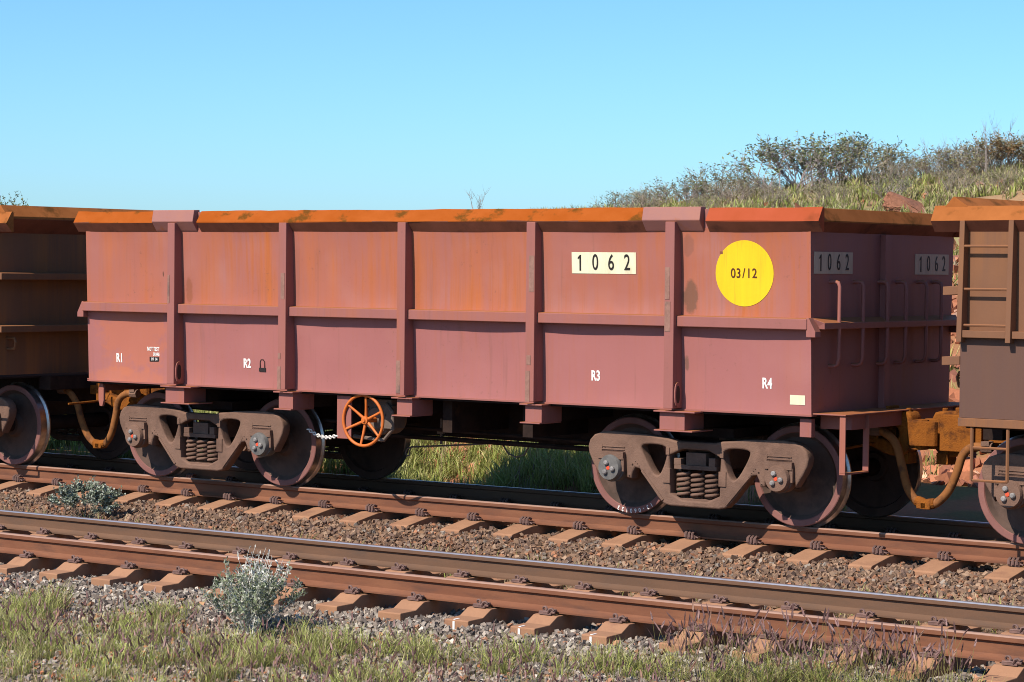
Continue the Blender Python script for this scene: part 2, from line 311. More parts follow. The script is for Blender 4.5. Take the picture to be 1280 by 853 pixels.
# ------------------------------------------------------------------ the ground
YF, ZF = -3.99, -0.20                                # centre line and rail top of the front track
PY = [-400, -60, -21, -12, -9, -8, -6.6, -5.6, -5.15, -2.9, -2.6, -2.1, -1.35, -1.15, 1.15, 1.4, 1.9, 2.6, 4.6, 6, 9, 12, 16, 22, 26, 60, 400]
PZ = [8, 3.2, .80, -.42, -.72, -.74, -.70, -.57, -.535, -.55, -.49, -.43, -.315, -.29, -.29, -.31, -.30, -.15, -.03, .55, 2.1, 2.9, 3.42, 4.02, 4.0, 2.5, -6]
def gz(x, y):
    x = np.asarray(x, float); y = np.asarray(y, float)
    z = np.interp(y, PY, PZ)
    cf = np.interp(x + (y - 22) * 0.55, [-60, -32, -24, -16.5, -13.5, -10.4, -8.6, -6.8, -5.2, -3.9, 8, 40], [.45, .68, .78, .84, .885, .935, .985, 1.015, 1.045, 1.075, 1.25, 1.3])
    cf = 1 + (cf - 1) * np.clip((y - 5) / 14, 0, 1)
    z = np.where(y > 4.6, z * cf, z)
    s = (x + 6.11) * 0.795 + (y - 7.1) * 0.606          # a dip made up along the view line to show sunlit ground
    g = np.exp(-(s / 0.78) ** 4) * np.clip((y - 1.9) / 1.2, 0, 1) * np.clip((13 - y) / 5, 0, 1)
    z = z - g * (0.62 + np.clip(y - 6, 0, 3) * .25)
    nb = (fbm(x * .9, y * .9, 3) - .5) * np.clip((y - 2) / 3, 0, 1) * .35 + (fbm(x * 1.3, y * 1.3, 9) - .5) * np.clip((-5.8 - y) / 1.5, 0, 1) * .12
    return z + nb
def axis_grid(lo, hi, a, b, fine, n_out):
    mid = np.arange(a, b + fine / 2, fine)
    l = a - np.geomspace(fine, a - lo, n_out)[::-1]; r = b + np.geomspace(fine, hi - b, n_out)
    return np.concatenate([l, mid, r])
gx = axis_grid(-500, 500, -24, 13, 0.2, 26); gy = axis_grid(-300, 600, -10, 28, 0.16, 26)
GX, GY = np.meshgrid(gx, gy); GZ = gz(GX, GY)
nx, ny = len(gx), len(gy)
idx = (np.arange(ny - 1)[:, None] * nx + np.arange(nx - 1)[None, :]).ravel()
T = np.concatenate([np.stack([idx, idx + 1, idx + nx + 1], -1), np.stack([idx, idx + nx + 1, idx + nx], -1)])
xx, yy = GX.ravel(), GY.ravel()
def lerp(a, b, f): return np.asarray(a) * (1 - f[:, None]) + np.asarray(b) * f[:, None]
gn = fbm(xx * .7, yy * .7, 21)
colg = lerp((.20, .115, .070), (.27, .15, .085), gn)
bankc = lerp((.34, .135, .070), (.17, .13, .055), np.clip((fbm(xx * 1.4, yy * 1.4, 31) - .40) * 5, 0, 1))
colg = np.where((yy > 2.2)[:, None], bankc, colg)
frontc = lerp((.25, .185, .145), (.20, .15, .085), np.clip((fbm(xx * 1.6, yy * 1.6, 41) - .42) * 6, 0, 1))
colg = np.where((yy < -5.0)[:, None], frontc, colg)
hillc = lerp((.24, .20, .085), (.31, .19, .10), np.clip((fbm(xx * .8, yy * .8, 51) - .45) * 6, 0, 1))
colg = np.where((yy > 11)[:, None], hillc, colg)
gm = np_mesh('ground', np.stack([xx, yy, GZ.ravel()], -1), T, colg, 'ground', True)
tag(link('ground', gm), kind='structure')

# ------------------------------------------------------------------ railway tracks
def rail_mesh(name, topm, inner, web):                    # origin at the middle of the railhead top; inner = +1 when the running side is +y
    p = [(-.075, -.185), (.075, -.185), (.075, -.172), (.030, -.160), (.013, -.140), (.013, -.056), (.022, -.048), (.036, -.043), (.036, -.012), (.024, -.002), (0.004, 0), (-.024, -.002), (-.036, -.012), (-.036, -.043), (-.022, -.048), (-.013, -.056), (-.013, -.140), (-.030, -.160), (-.075, -.172)]
    xs = [-40, -22, -14, -10, -6, -2, 2, 6, 10, 14, 22, 40]; b = MB(); n = len(p)
    vs = [(x, q[0], q[1]) for x in xs for q in p]; fs = []; ms = []
    for i in range(len(xs) - 1):
        for k in range(n):
            fs.append((i * n + k, i * n + (k + 1) % n, (i + 1) * n + (k + 1) % n, (i + 1) * n + k))
            run = {8: 1, 9: 1} if inner > 0 else {11: 1, 10: 1}
            ms.append(1 if k in run else (2 if k in (8, 9, 10, 11) else 0))
    b.v, b.f, b.m = vs, fs, ms
    b.f += [tuple(range(n))[::-1], tuple((len(xs) - 1) * n + k for k in range(n))]; b.m += [0, 0]
    return b.mesh(name, [web, topm, 'raildull'], smooth=35)
def clip_loop_mesh():                                # sprung steel clip: a coil loop with a toe on the rail foot
    b = MB(); pts = []
    for i in range(15):
        a = -0.6 + i / 14 * 5.4; pts.append((-.030 + .024 * math.cos(a), -.012 + i * .0026, .032 + .019 * math.sin(a)))
    pts += [(.02, .012, .026), (.055, .018, .030), (.078, .004, .030), (.082, -.02, .026), (.055, -.03, .022), (.02, -.03, .014)]
    b.tube(pts, .0095, 6); b.box(-.06, .06, -.045, .03, -.006, .010)
    b.tube([(.03, -.045, .012), (.045, -.045, .040), (.062, -.035, .046), (.08, -.03, .030)], .011, 6); b.tube([(-.06, -.03, .012), (0, -.035, .016), (.09, -.03, .014)], .010, 6)
    return b.mesh('clip', 'clip', smooth=40)
def clip_block_mesh():                               # squat ribbed clip of the rear track
    b = MB(); b.box(-.055, .055, -.035, .035, -.004, .035)
    for x in (-.042, -.004, .034): b.tube([(x, -.045, .012), (x, -.042, .052), (x, -.012, .066), (x, .03, .052)], .014, 6)
    b.tube([(.05, -.02, .02), (.08, -.02, .012), (.085, .02, .014)], .009, 5)
    return b.mesh('clip', 'clip', smooth=40)
CLIPS = {'front': clip_loop_mesh(), 'rear': clip_block_mesh()}
def sleeper_mesh(kind):
    if kind == 'front':    # (y, z top) half profile from the outer end to the middle
        half = [(-1.22, -.262), (-1.21, -.256), (-1.01, -.252), (-.90, -.196), (-.88, -.193), (-.60, -.193), (-.50, -.225), (0, -.235)]
    else:
        half = [(-1.26, -.262), (-1.24, -.250), (-.90, -.193), (-.60, -.193), (-.50, -.225), (0, -.235)]
    prof = half + [(-y, z) for y, z in half[-2::-1]]
    b = MB(); vs = []
    for (y, z) in prof: vs += [(-.122, y, -.46), (.122, y, -.46), (.118, y, z), (-.118, y, z)]
    n = len(prof); fs = [(0, 1, 2, 3), tuple(4 * (n - 1) + i for i in (3, 2, 1, 0))]
    for i in range(n - 1):
        for k in range(4): fs.append((4 * i + k, 4 * i + (k + 1) % 4, 4 * (i + 1) + (k + 1) % 4, 4 * (i + 1) + k))
    b.add(vs, fs); return b.mesh('sleeper', 'sleeper', bevel=.005)
SLEEP = {'front': sleeper_mesh('front'), 'rear': sleeper_mesh('rear')}
PADM = MB().box(-.075, .075, -.105, .105, -.194, -.187).mesh('rail_pad', 'pad')
MARKM = MB().box(-.010, .010, -1.2265, -1.217, -.335, -.268).box(-.010, .010, -1.215, -1.15, -.256, -.2515).mesh('paint_mark', 'white')
def track(kind, y0, z0, xs, label, marked=()):
    t = empty('railway_track', (0, y0, z0)); tag(t, label, 'railway track')
    for sgn in (-1, 1):
        top = 'railtop'
        link('rail', rail_mesh('rail', top, -sgn, 'rail' if sgn < 0 else 'rail_far'), t, (0, sgn * .755, 0))
    for i, x in enumerate(xs):
        s = link('sleeper', SLEEP[kind], t, (x, 0, random.uniform(-.006, .0)), (0, 0, random.uniform(-.02, .02)))
        for ry in (-.755, .755):
            for q in (-1, 1):
                c = link('clip', CLIPS[kind], s, (random.uniform(-.01, .01), ry + q * .105, -.183), (0, 0, 0 if q < 0 else PI))
            link('rail_pad', PADM, s, (0, ry, 0))
        if i in marked: link('paint_mark', MARKM, s, (random.uniform(-.03, .02), 0, 0))
    return t
rear_x = [-6.318, -5.647, -4.95, -4.285, -3.626, -2.96, -2.276, -1.618, -0.967, -0.282, 0.382, 1.065, 1.72, 2.364, 3.024, 3.708, 4.390, 5.049, 5.699, 6.375]
rear_x = [rear_x[0] - .665 * k for k in range(8, 0, -1)] + rear_x + [rear_x[-1] + .665 * k for k in range(1, 8)]
front_x = [-1.93, -1.28, -.59, .06, .77, 1.40, 2.09, 2.745, 3.43, 4.11, 4.80, 5.50, 6.17, 6.84, 7.50, 8.15]
front_x = [front_x[0] - .675 * k for k in range(8, 0, -1)] + front_x + [front_x[-1] + .67 * k for k in range(1, 5)]
track('rear', 0, 0, rear_x, 'rear railway track under the ore train, on brown ballast with squat clips')
track('front', YF, ZF, front_x, 'empty foreground railway track with shiny far rail and stepped concrete sleepers', marked=(16, 17, 18, 20, 21))

# ------------------------------------------------------------------ ballast stones
def stone_shapes(k=14):
    out = []
    base = np.array([[x, y, z] for x in (-1, 1) for y in (-1, 1) for z in (-1, 1)], float)
    for _ in range(k):
        v = base * rng.uniform(.55, 1.0, (8, 3)) + rng.normal(0, .12, (8, 3)); v[4:] *= rng.uniform(.5, 1); v[:, 2] *= rng.uniform(.55, .95)
        out.append(v)
    return np.array(out)
STF = np.array([(0, 1, 3), (0, 3, 2), (4, 6, 7), (4, 7, 5), (0, 4, 5), (0, 5, 1), (2, 3, 7), (2, 7, 6), (0, 2, 6), (0, 6, 4), (1, 5, 7), (1, 7, 3)])
SHP = stone_shapes()
def rand_rot(n):
    q = rng.normal(size=(n, 4)); q /= np.linalg.norm(q, axis=1)[:, None]; a, b, c, d = q.T
    return np.stack([np.stack([1 - 2 * (c * c + d * d), 2 * (b * c - a * d), 2 * (b * d + a * c)], -1), np.stack([2 * (b * c + a * d), 1 - 2 * (b * b + d * d), 2 * (c * d - a * b)], -1), np.stack([2 * (b * d - a * c), 2 * (c * d + a * b), 1 - 2 * (b * b + c * c)], -1)], 1)
def stones(P, size, colr):
    n = len(P); v = SHP[rng.integers(0, len(SHP), n)] * (size[:, None] * rng.uniform(.6, 1.15, (n, 3)))[:, None, :]
    v = np.einsum('nij,nkj->nki', rand_rot(n), v) + P[:, None, :]
    t = STF[None] + (np.arange(n) * 8)[:, None, None]
    return v.reshape(-1, 3), t.reshape(-1, 3), np.repeat(colr, 8, 0)
def pick(n, pal, wts):
    pal = np.array(pal); i = rng.choice(len(pal), n, p=np.array(wts) / sum(wts)); return pal[i] * rng.uniform(.62, 1.38, (n, 1))
BROWN = [tuple(v * .84 for v in c) for c in [(.27, .165, .105), (.22, .13, .085), (.33, .21, .135), (.16, .10, .075), (.38, .17, .09), (.30, .24, .19)]]
GREY = [tuple(v * .84 for v in c) for c in [(.28, .22, .175), (.36, .295, .235), (.19, .15, .125), (.50, .43, .35), (.38, .19, .11), (.12, .095, .08)]]
def scatter(n, x0, x1, y0, y1): return rng.uniform(x0, x1, n), rng.uniform(y0, y1, n)
def clear_of_sleepers(x, y, yc, xs, half, m):
    d = np.min(np.abs(x[:, None] - np.array(xs)[None]), 1); return ~((np.abs(y - yc) < half) & (d < m))
X, Y = scatter(30000, -10, 9.5, -3.0, -0.90); k = clear_of_sleepers(X, Y, 0, rear_x, 1.25, .13) & (rng.random(len(X)) < np.where(Y < -2.5, .75, 1)); X, Y = X[k], Y[k]
P = np.stack([X, Y, gz(X, Y) + rng.uniform(-.012, .022, len(X))], -1)
d1 = stones(P, rng.uniform(.016, .034, len(P)), pick(len(P), BROWN, [5, 4, 3, 3, 1.2, 1.0]) * .92)
X, Y = scatter(11000, -10, 9.5, -0.9, 1.9); k = clear_of_sleepers(X, Y, 0, rear_x, 1.25, .13); X, Y = X[k], Y[k]
P = np.stack([X, Y, gz(X, Y) + rng.uniform(-.015, .015, len(X))], -1)
d2 = stones(P, rng.uniform(.02, .04, len(P)), pick(len(P), BROWN, [5, 4, 2, 4, 1, 1]) * .85)
def join(*ds):
    V, T, Cc, o = [], [], [], 0
    for v, t, c in ds: V.append(v); T.append(t + o); Cc.append(c); o += len(v)
    return np.concatenate(V), np.concatenate(T), np.concatenate(Cc)
tag(link('ballast', np_mesh('ballast', *join(d1, d2), 'stone')), 'brown angular ballast stones around the rear track', 'ballast', kind='stuff')
X, Y = scatter(38000, -5.5, 10.5, -7.4, -4.75)
k = clear_of_sleepers(X, Y, YF, front_x, 1.19, .13) & (rng.random(len(X)) < np.interp(Y, [-7.4, -6.8, -6.2, -5.8], [.10, .25, .8, 1]))
X, Y = X[k], Y[k]
P = np.stack([X, Y, gz(X, Y) + rng.uniform(-.012, .024, len(X))], -1)
d1 = stones(P, rng.uniform(.016, .032, len(P)), pick(len(P), GREY, [5, 4, 4, 2.0, 1.3, 2]))
X, Y = scatter(12000, -6.5, 10.5, -4.75, -2.9); k = clear_of_sleepers(X, Y, YF, front_x, 1.19, .13); X, Y = X[k], Y[k]
P = np.stack([X, Y, gz(X, Y) + rng.uniform(-.015, .015, len(X))], -1)
d2 = stones(P, rng.uniform(.018, .034, len(P)), pick(len(P), GREY, [5, 3, 5, 1, 2, 3]))
tag(link('ballast', np_mesh('ballast', *join(d1, d2), 'stone')), 'grey angular ballast stones along the front track', 'ballast', kind='stuff')

# ------------------------------------------------------------------ bogies
RW = 0.475                                           # wheel radius on the tread
def bogie_meshes():
    right = [(.22, .765), (.30, .785), (.55, .812), (.95, .826), (1.07, .815), (1.15, .785), (1.20, .735), (1.222, .67), (1.21, .60), (1.17, .52), (1.115, .435), (1.088, .395), (1.080, .47), (1.072, .57), (1.045, .625), (.81, .625), (.782, .595), (.775, .47), (.768, .385), (.712, .378), (.700, .44), (.672, .487), (.625, .478), (.41, .215), (.345, .158), (.27, .142)]
    outer = right + [(-x, z) for x, z in right[::-1]]
    hole = smoothpoly([(.312, .62), (.318, .718), (.59, .722), (.605, .665), (.462, .425), (.388, .425)], 2)
    win = smoothpoly([(-.275, .205), (.275, .205), (.275, .45), (.285, .69), (-.285, .69), (-.275, .45)], 1)
    me = curve_mesh('side_frame', [outer, hole, [(-x, z) for x, z in hole], win], .045, .018, 'bogie')
    me.polygons.foreach_set('use_smooth', [True] * len(me.polygons)); me.set_sharp_from_angle(angle=math.radians(50))
    # one mesh of both frames, ribs and bolster
    bm = bmesh.new()
    for yy_ in (-1.095, 1.095):
        b2 = bmesh.new(); b2.from_mesh(me); bmesh.ops.translate(b2, verts=b2.verts, vec=(0, yy_, 0))
        tmp = bpy.data.meshes.new('t'); b2.to_mesh(tmp); b2.free(); bm.from_mesh(tmp); bpy.data.meshes.remove(tmp)
    d = MB()
    for s in (-1, 1):
        yo = s * 1.155
        for q in (-1, 1):
            d.box(q * .92 - .13, q * .92 + .13, yo - s * .01, yo + s * .012, .672, .682)     # cast key slot above the axle box
            d.box(q * .92 - .13, q * .92 + .13, yo - s * .01, yo + s * .010, .645, .655)
            d.box(q * .92 - .14, q * .92 - .128, yo - s * .01, yo + s * .012, .640, .690)
            d.hexa([(q * .34, yo - .012, .20), (q * .36, yo - .012, .185), (q * .60, yo - .012, .455), (q * .585, yo - .012, .475), (q * .34, yo + .012, .20), (q * .36, yo + .012, .185), (q * .60, yo + .012, .455), (q * .585, yo + .012, .475)])
            d.box(q * .31 - .04, q * .31 + .04, yo - s * .02, yo + s * .014, .36, .50)      # wear plates beside the springs
            d.box(q * .30 - .02, q * .30 + .02, yo - s * .02, yo + s * .012, .63, .70)
        d.box(-.235, .235, s * 1.15, s * .95, .50, .54)                                       # bolster end and its friction shoes
        d.box(-.12, .10, s * 1.12, s * .9, .54, .66); d.box(-.25, -.17, s * 1.13, s * .95, .54, .60); d.box(.15, .22, s * 1.15, s * .95, .54, .62)
        d.box(-.27, .27, s * 1.12, s * .95, .20, .222)
    for s in (-1, 1):                                                                          # bolt holes and cast pips
        for q in (-1, 1):
            for hx, hz, hr in ((.70, .515, .013), (.735, .405, .011), (.325, .40, .010), (.325, .47, .010), (.665, .545, .008), (.645, .525, .008), (.625, .505, .008), (1.02, .665, .010), (.50, .37, .007), (.47, .335, .007), (.44, .30, .007)):
                d.lathe([(hr, 0), (hr, s * .004), (.001, s * .004)], (q * hx, s * 1.156, hz), 8, [1, 1])
    d.box(-.2, .2, -.95, .95, .50, .72); d.box(-.25, .25, -.3, .3, .72, .80)
    for q in (-1, 1): d.tube([(q * .42, -.9, .40), (q * .42, .9, .40)], .045, 6)              # brake beams
    me.materials.append(MT['dark']); dm = d.mesh('t', ['bogie', 'dark'], bevel=.004); bm.from_mesh(dm); bm.to_mesh(me); bm.free()
    # coil spring
    c = MB(); n = 5 * 14 + 1
    c.tube([(.060 * math.cos(2 * PI * i / 14), .060 * math.sin(2 * PI * i / 14), .235 + .235 * i / (n - 1)) for i in range(n)], .0160, 6)
    c.lathe([(.0, 0), (.02, 0), (.02, .001)], (0, 0, .23), 6)
    spring = c.mesh('coil_spring', 'bogie', smooth=60)
    # wheel: origin on the axle, y=0 the outer rim face, inner side towards +y
    w_ = MB(); pr = [(.001, -.03), (.12, -.03), (.135, 0), (.15, .03), (.27, .065), (.37, .055), (.408, .012), (.415, .0), (.466, .0), (.474, .006), (.475, .03), (.478, .095), (.488, .105), (.503, .112), (.505, .126), (.495, .138), (.415, .14), (.40, .10), (.28, .095), (.15, .10), (.135, .15), (.001, .15)]
    mi = [0, 0, 0, 0, 0, 0, 1, 1, 1, 2, 2, 2, 2, 2, 2, 0, 0, 0, 0, 0, 0]
    w_.lathe(pr, seg=56, mi=mi); wheel = w_.mesh('wheel', ['wheel', 'rim', 'tread'], smooth=35)
    axle = MB().lathe([(.001, -1.0), (.07, -1.0), (.075, -.9), (.09, -.7), (.085, 0), (.09, .7), (.075, .9), (.07, 1.0), (.001, 1.0)], seg=16).mesh('axle', 'dark', smooth=40)
    def bearing(grey):
        b = MB(); m0 = 1 if grey else 0
        b.lathe([(.11, .18), (.136, .17), (.139, .06), (.128, .055), (.128, .03), (.122, .012), (.116, -.002), (.06, -.006), (.001, -.006)], seg=28, mi=[m0] * 8)
        b.box(-.145, .145, .03, .20, .085, .155); b.box(-.150, -.118, .04, .19, -.03, .10); b.box(.118, .150, .04, .19, -.03, .10)
        for k in range(3):
            a = PI * .62 + k * 2 * PI / 3
            b.lathe([(.026, 0), (.026, -.018), (.016, -.028), (.001, -.028)], (.052 * math.cos(a), -.006, .052 * math.sin(a)), 8, [2] * 3)
        b.lathe([(.019, 0), (.019, -.005), (.001, -.006)], (0, -.006, 0), 10, [3] * 2)
        return b.mesh('bearing', ['bogie', 'cap_grey', 'bolt', 'reddot'], smooth=35)
    return me, spring, wheel, axle, bearing(False), bearing(True)
BG = bogie_meshes()
def bogie(parent, x, greys=(0, 0)):
    me, spring, wheel, axle, bb, bgrey = BG
    o = link('bogie', me, parent, (x, 0, 0))
    for i, q in enumerate((-.9285, .9285)):
        link('axle', axle, o, (q, 0, RW))
        link('wheel', wheel, o, (q, -.83, RW), (0, random.uniform(0, 6), 0)); link('wheel', wheel, o, (q, .83, RW), (0, random.uniform(0, 6), PI))
        link('bearing', bgrey if greys[i] else bb, o, (q, -1.235, RW)); link('bearing', bb, o, (q, 1.235, RW), (0, 0, PI))
    for s in (-1, 1):
        for q in (-.165, -.008, .149):
            link('coil_spring', spring, o, (q, s * 1.075, 0), (0, 0, 1.2))
    return o
def coupler_mesh(mat):
    """coupler pointing towards +x, origin at the pulling face, shank going back to -x"""
    head = [(.03, .19), (-.06, .215), (-.46, .205), (-.47, .085), (-.17, .080), (-.105, .035), (-.10, -.035), (-.15, -.085), (-.30, -.055), (-.50, -.010), (-.52, -.10), (-.36, -.150), (-.22, -.215), (-.06, -.220), (.02, -.13), (.045, .02)]
    me = curve_mesh('coupler', [smoothpoly(head, 1)], .085, .022, mat)
    me.transform(Matrix.Translation((0, -.10, 0)))
    b = MB()
    b.prism(smoothpoly([(-.05, -.20), (.12, -.22), (.17, -.10), (.08, .02), (-.05, .0)]), -.15, .13, 'z')      # knuckle seen from above
    b.prism(smoothpoly([(-.05, .10), (.16, .16), (.19, .24), (.02, .24), (-.12, .18)]), -.11, .12, 'z')        # guard arm
    b.box(-.8, -.20, -.06, .085, -.055, .055); b.box(-.44, -.12, -.01, .16, -.15, .19); b.box(-.56, -.50, -.2, .2, -.12, .15)
    b.tube([(-.04, -.12, -.25), (-.04, -.12, .235)], .028, 8); b.box(-.14, -.02, -.16, .02, -.29, -.18); b.box(-.24, -.2, -.2, .0, .20, .25)
    b.tube([(-.30, -.24, -.02), (-.30, -.30, -.10), (-.30, -.9, -.12)], .015, 5)
    m2 = b.mesh('t', mat, bevel=.008); bm = bmesh.new(); bm.from_mesh(me); bm.from_mesh(m2); bm.to_mesh(me); bm.free()
    return me
CPL = coupler_mesh('plate_orange')
def hose_part(parent, pts, sgn):
    P = [Vector(p) for p in pts]; out = []
    for i in range(len(P) - 1):                       # Catmull-Rom
        p0, p1, p2, p3 = P[max(0, i - 1)], P[i], P[i + 1], P[min(len(P) - 1, i + 2)]
        for k in range(6):
            u = k / 6; out.append(.5 * ((2 * p1) + (p2 - p0) * u + (2 * p0 - 5 * p1 + 4 * p2 - p3) * u * u + (3 * p1 - p0 - 3 * p2 + p3) * u ** 3))
    out.append(P[-1]); b = MB(); b.tube(out, .040, 12)
    o = b.build('air_hose', 'hose', parent, smooth=60)
    e = P[-1]; h = MB()
    dirv = (P[-1] - P[-2]).normalized()
    h.tube([e - dirv * .08, e - dirv * .02, e + dirv * .035], [.049, .052, .046], 12)
    h.box(e.x - .05, e.x + .05, e.y - .055, e.y + .055, e.z - .045, e.z + .02)
    h.build('coupling_head', 'plate_orange', o, bevel=.008)
    s = P[0]; c = MB(); c.tube([s - Vector((0.06 * sgn, 0, -.0)), s + Vector((.05 * sgn, 0, -.005))], [.05, .045], 8); c.box(s.x - .04, s.x + .04, s.y - .05, s.y + .05, s.z + .02, s.z + .06)
    c.build('hose_clamp', 'bogie', o)
    return o

# ------------------------------------------------------------------ the maroon ore wagon
A = empty('ore_wagon', (0, 0, 0)); tag(A, 'maroon ore wagon with cream number plates and yellow disc, whole in the middle', 'ore wagon', 'ore wagons of the train')
POSTS = [-3.198, -1.606, -0.022, 1.577, 3.168]
XE = 4.60
def ys(z): return 1.41 + (z - 1.10) / 1.655 * .06      # half width of the sloping side at height z
def dent(u, v, x, z, seed, dish):
    if not (0 < u < 1 and 0 < v < 1): return ys(z)
    e = (math.sin(PI * u) * math.sin(PI * v)) ** .5
    return ys(z) - e * (dish + .020 * float(vnoise(np.array(x * 1.9), np.array(z * 2.1), seed)) + .008 * float(vnoise(np.array(x * 4.7), np.array(z * 4.1), seed + 40)))
def skin(x, z):                                        # half width of the dented side sheet at a point
    i = max(k for k in range(6) if edges[k] <= x or k == 0); u = (x - edges[i]) / (edges[i + 1] - edges[i])
    if z > 1.93: return dent(u, (z - 1.93) / .86, x, z, i, .008)
    return dent(u, (z - 1.085) / .83, x, z, 10 + i, .008)
edges = [-XE] + POSTS + [XE]
def panel(name, x0, x1, z0, z1, s, mat, seed, dish):
    n, m = 18, 10; V = []; Fc = []
    for j in range(m + 1):
        for i in range(n + 1):
            u, v = i / n, j / m; x = x0 + (x1 - x0) * u; z = z0 + (z1 - z0) * v
            y = dent(u, v, x, z, seed, dish)
            V.append((x, s * y, z))
    for j in range(m):
        for i in range(n): a = j * (n + 1) + i; Fc.append((a, a + 1, a + n + 2, a + n + 1))
    k = len(V); V += [(x, y - s * .012, z) for x, y, z in V]
    Fb = [tuple(q + k for q in f[::-1]) for f in Fc]
    b = MB(); b.add(V, Fc + Fb); return b.build(name, mat, A, smooth=40)
edges = [-XE] + POSTS + [XE]
for s in (-1, 1):
    for i in range(6):
        panel('upper_panel', edges[i], edges[i + 1], 1.93, 2.79, s, 'maroon_up', i, .008)
        lp = panel('lower_panel', edges[i], edges[i + 1], 1.085, 1.915, s, 'maroon_low', 10 + i, .008)
        x0 = edges[i] + (.05 if i else .0); x1 = edges[i + 1] - (.05 if i < 5 else .0)
        b = MB(); yi, yo = s * (ys(1.9) - .02), s * (ys(1.9) + .085)
        b.hexa([(x0, yi, 1.868), (x1, yi, 1.868), (x1, yo, 1.868), (x0, yo, 1.868), (x0, yi, 1.974), (x1, yi, 1.974), (x1, yo, 1.966), (x0, yo, 1.966)])
        b.build('waist_ledge', 'maroon', A, bevel=.006)
    for i, x in enumerate(POSTS):
        b = MB(); yo = s * 1.575; hw = .052
        b.hexa([(x - hw, yo, 1.10), (x + hw, yo, 1.10), (x + hw + .004, s * (ys(1.1) - .015), 1.10), (x - hw - .004, s * (ys(1.1) - .015), 1.10), (x - hw, yo, 2.846), (x + hw, yo, 2.846), (x + hw, s * (ys(2.8) - .015), 2.846), (x - hw, s * (ys(2.8) - .015), 2.846)])
        p = b.build('side_post', 'maroon', A, bevel=.005)
        if s < 0:
            def pt(dx, w_, z0, z1): MB().box(x + dx - w_ / 2, x + dx + w_ / 2, -1.5785, -1.573, z0, z1).build('bare_patch', 'patch', p)
            if i == 0: pt(-.03, .028, 1.98, 2.28)
            elif i == 1: pt(-.03, .045, 1.10, 1.34); pt(-.03, .035, 1.42, 1.48); pt(.01, .05, 2.05, 2.32)
            elif i == 2: pt(-.025, .05, 1.12, 1.45)
            elif i == 3: pt(-.02, .05, 1.10, 1.40); pt(-.01, .05, 1.46, 1.55); pt(.015, .06, 2.17, 2.52)
            else: pt(-.02, .05, 2.12, 2.42); pt(-.015, .06, 1.82, 2.10)
            if i in (0, 4):                               # oval lashing eye on the post's flank
                r = smoothpoly([(-1.555, 1.115), (-1.455, 1.115), (-1.455, 1.345), (-1.555, 1.345)], 2)
                MB().prism(r, x + .053, x + .068, 'x').build('eye_plate', 'maroon', p, bevel=.004)
                r = smoothpoly([(-1.535, 1.15), (-1.475, 1.15), (-1.475, 1.31), (-1.535, 1.31)], 2)
                MB().prism(r, x + .060, x + .0705, 'x').build('eye_hole', 'black', p)
    # bulging top lip in three lengths with two splice plates
    Y0 = 1.468
    lip = [(-.03, 2.75), (.0, 2.752), (.077, 2.848), (.077, 2.858), (.002, 2.978), (-.03, 2.972)]
    pr = [(s * (Y0 + a), z) for a, z in lip]
    for (x0, x1, m) in ((-4.72, -3.51, 'rust'), (-2.85, 2.84, 'rust'), (3.535, 4.72, 'rust_red')):
        b = bent_bar(pr, x0, x1, int(x0 * 10) + 60)
        # upper faces carry ore rust; the underside is rust darkened to imitate shade
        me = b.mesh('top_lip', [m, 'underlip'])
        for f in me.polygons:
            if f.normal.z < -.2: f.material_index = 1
        link('top_lip', me, A)
    for (x0, x1) in ((-3.51, -2.905), (2.84, 3.475)):
        b = MB(); b.prism([(s * (Y0 - .03), 2.76), (s * (Y0 + .01), 2.76), (s * (Y0 + .082), 2.856), (s * (Y0 + .085), 2.862), (s * (Y0 + .06), 2.985), (s * (Y0 - .03), 2.988)], x0, x1, 'x')
        b.build('splice_plate', 'splice', A, bevel=.005)
        MB().box(x1, x1 + .07, s * (Y0 - .03), s * (Y0 - .001), 2.77, 2.965).build('lip_gap', 'maroon', A)
    # bottom sill flange
    MB().box(-XE - .01, XE + .01, s * (ys(1.08) - .08), s * (ys(1.08) + .016), 1.078, 1.094).build('sill_flange', 'maroon', A)
    for i, x in enumerate(POSTS):                         # cross bearers under the posts, with flanges
        hw, hf = (.138, .27) if i in (0, 4) else (.098, .125)
        b = MB(); x_ = x + .005
        b.box(x_ - hw, x_ + hw, s * 1.505, s * 1.16, .895, 1.062)
        b.box(x_ - hw - .045, x_ + hf, s * 1.545, s * 1.16, 1.062, 1.0765); b.box(x_ - hw - .045, x_ + hf - .03, s * 1.535, s * 1.16, .882, .895)
        b.build('cross_bearer', 'maroon', A, bevel=.003)
        MB().box(x_ - hw + .02, x_ + hw - .02, s * 1.159, s * .2, .90, 1.054).build('cross_member', 'dark', A)  # inner length of the bearer, coloured near black to imitate shade
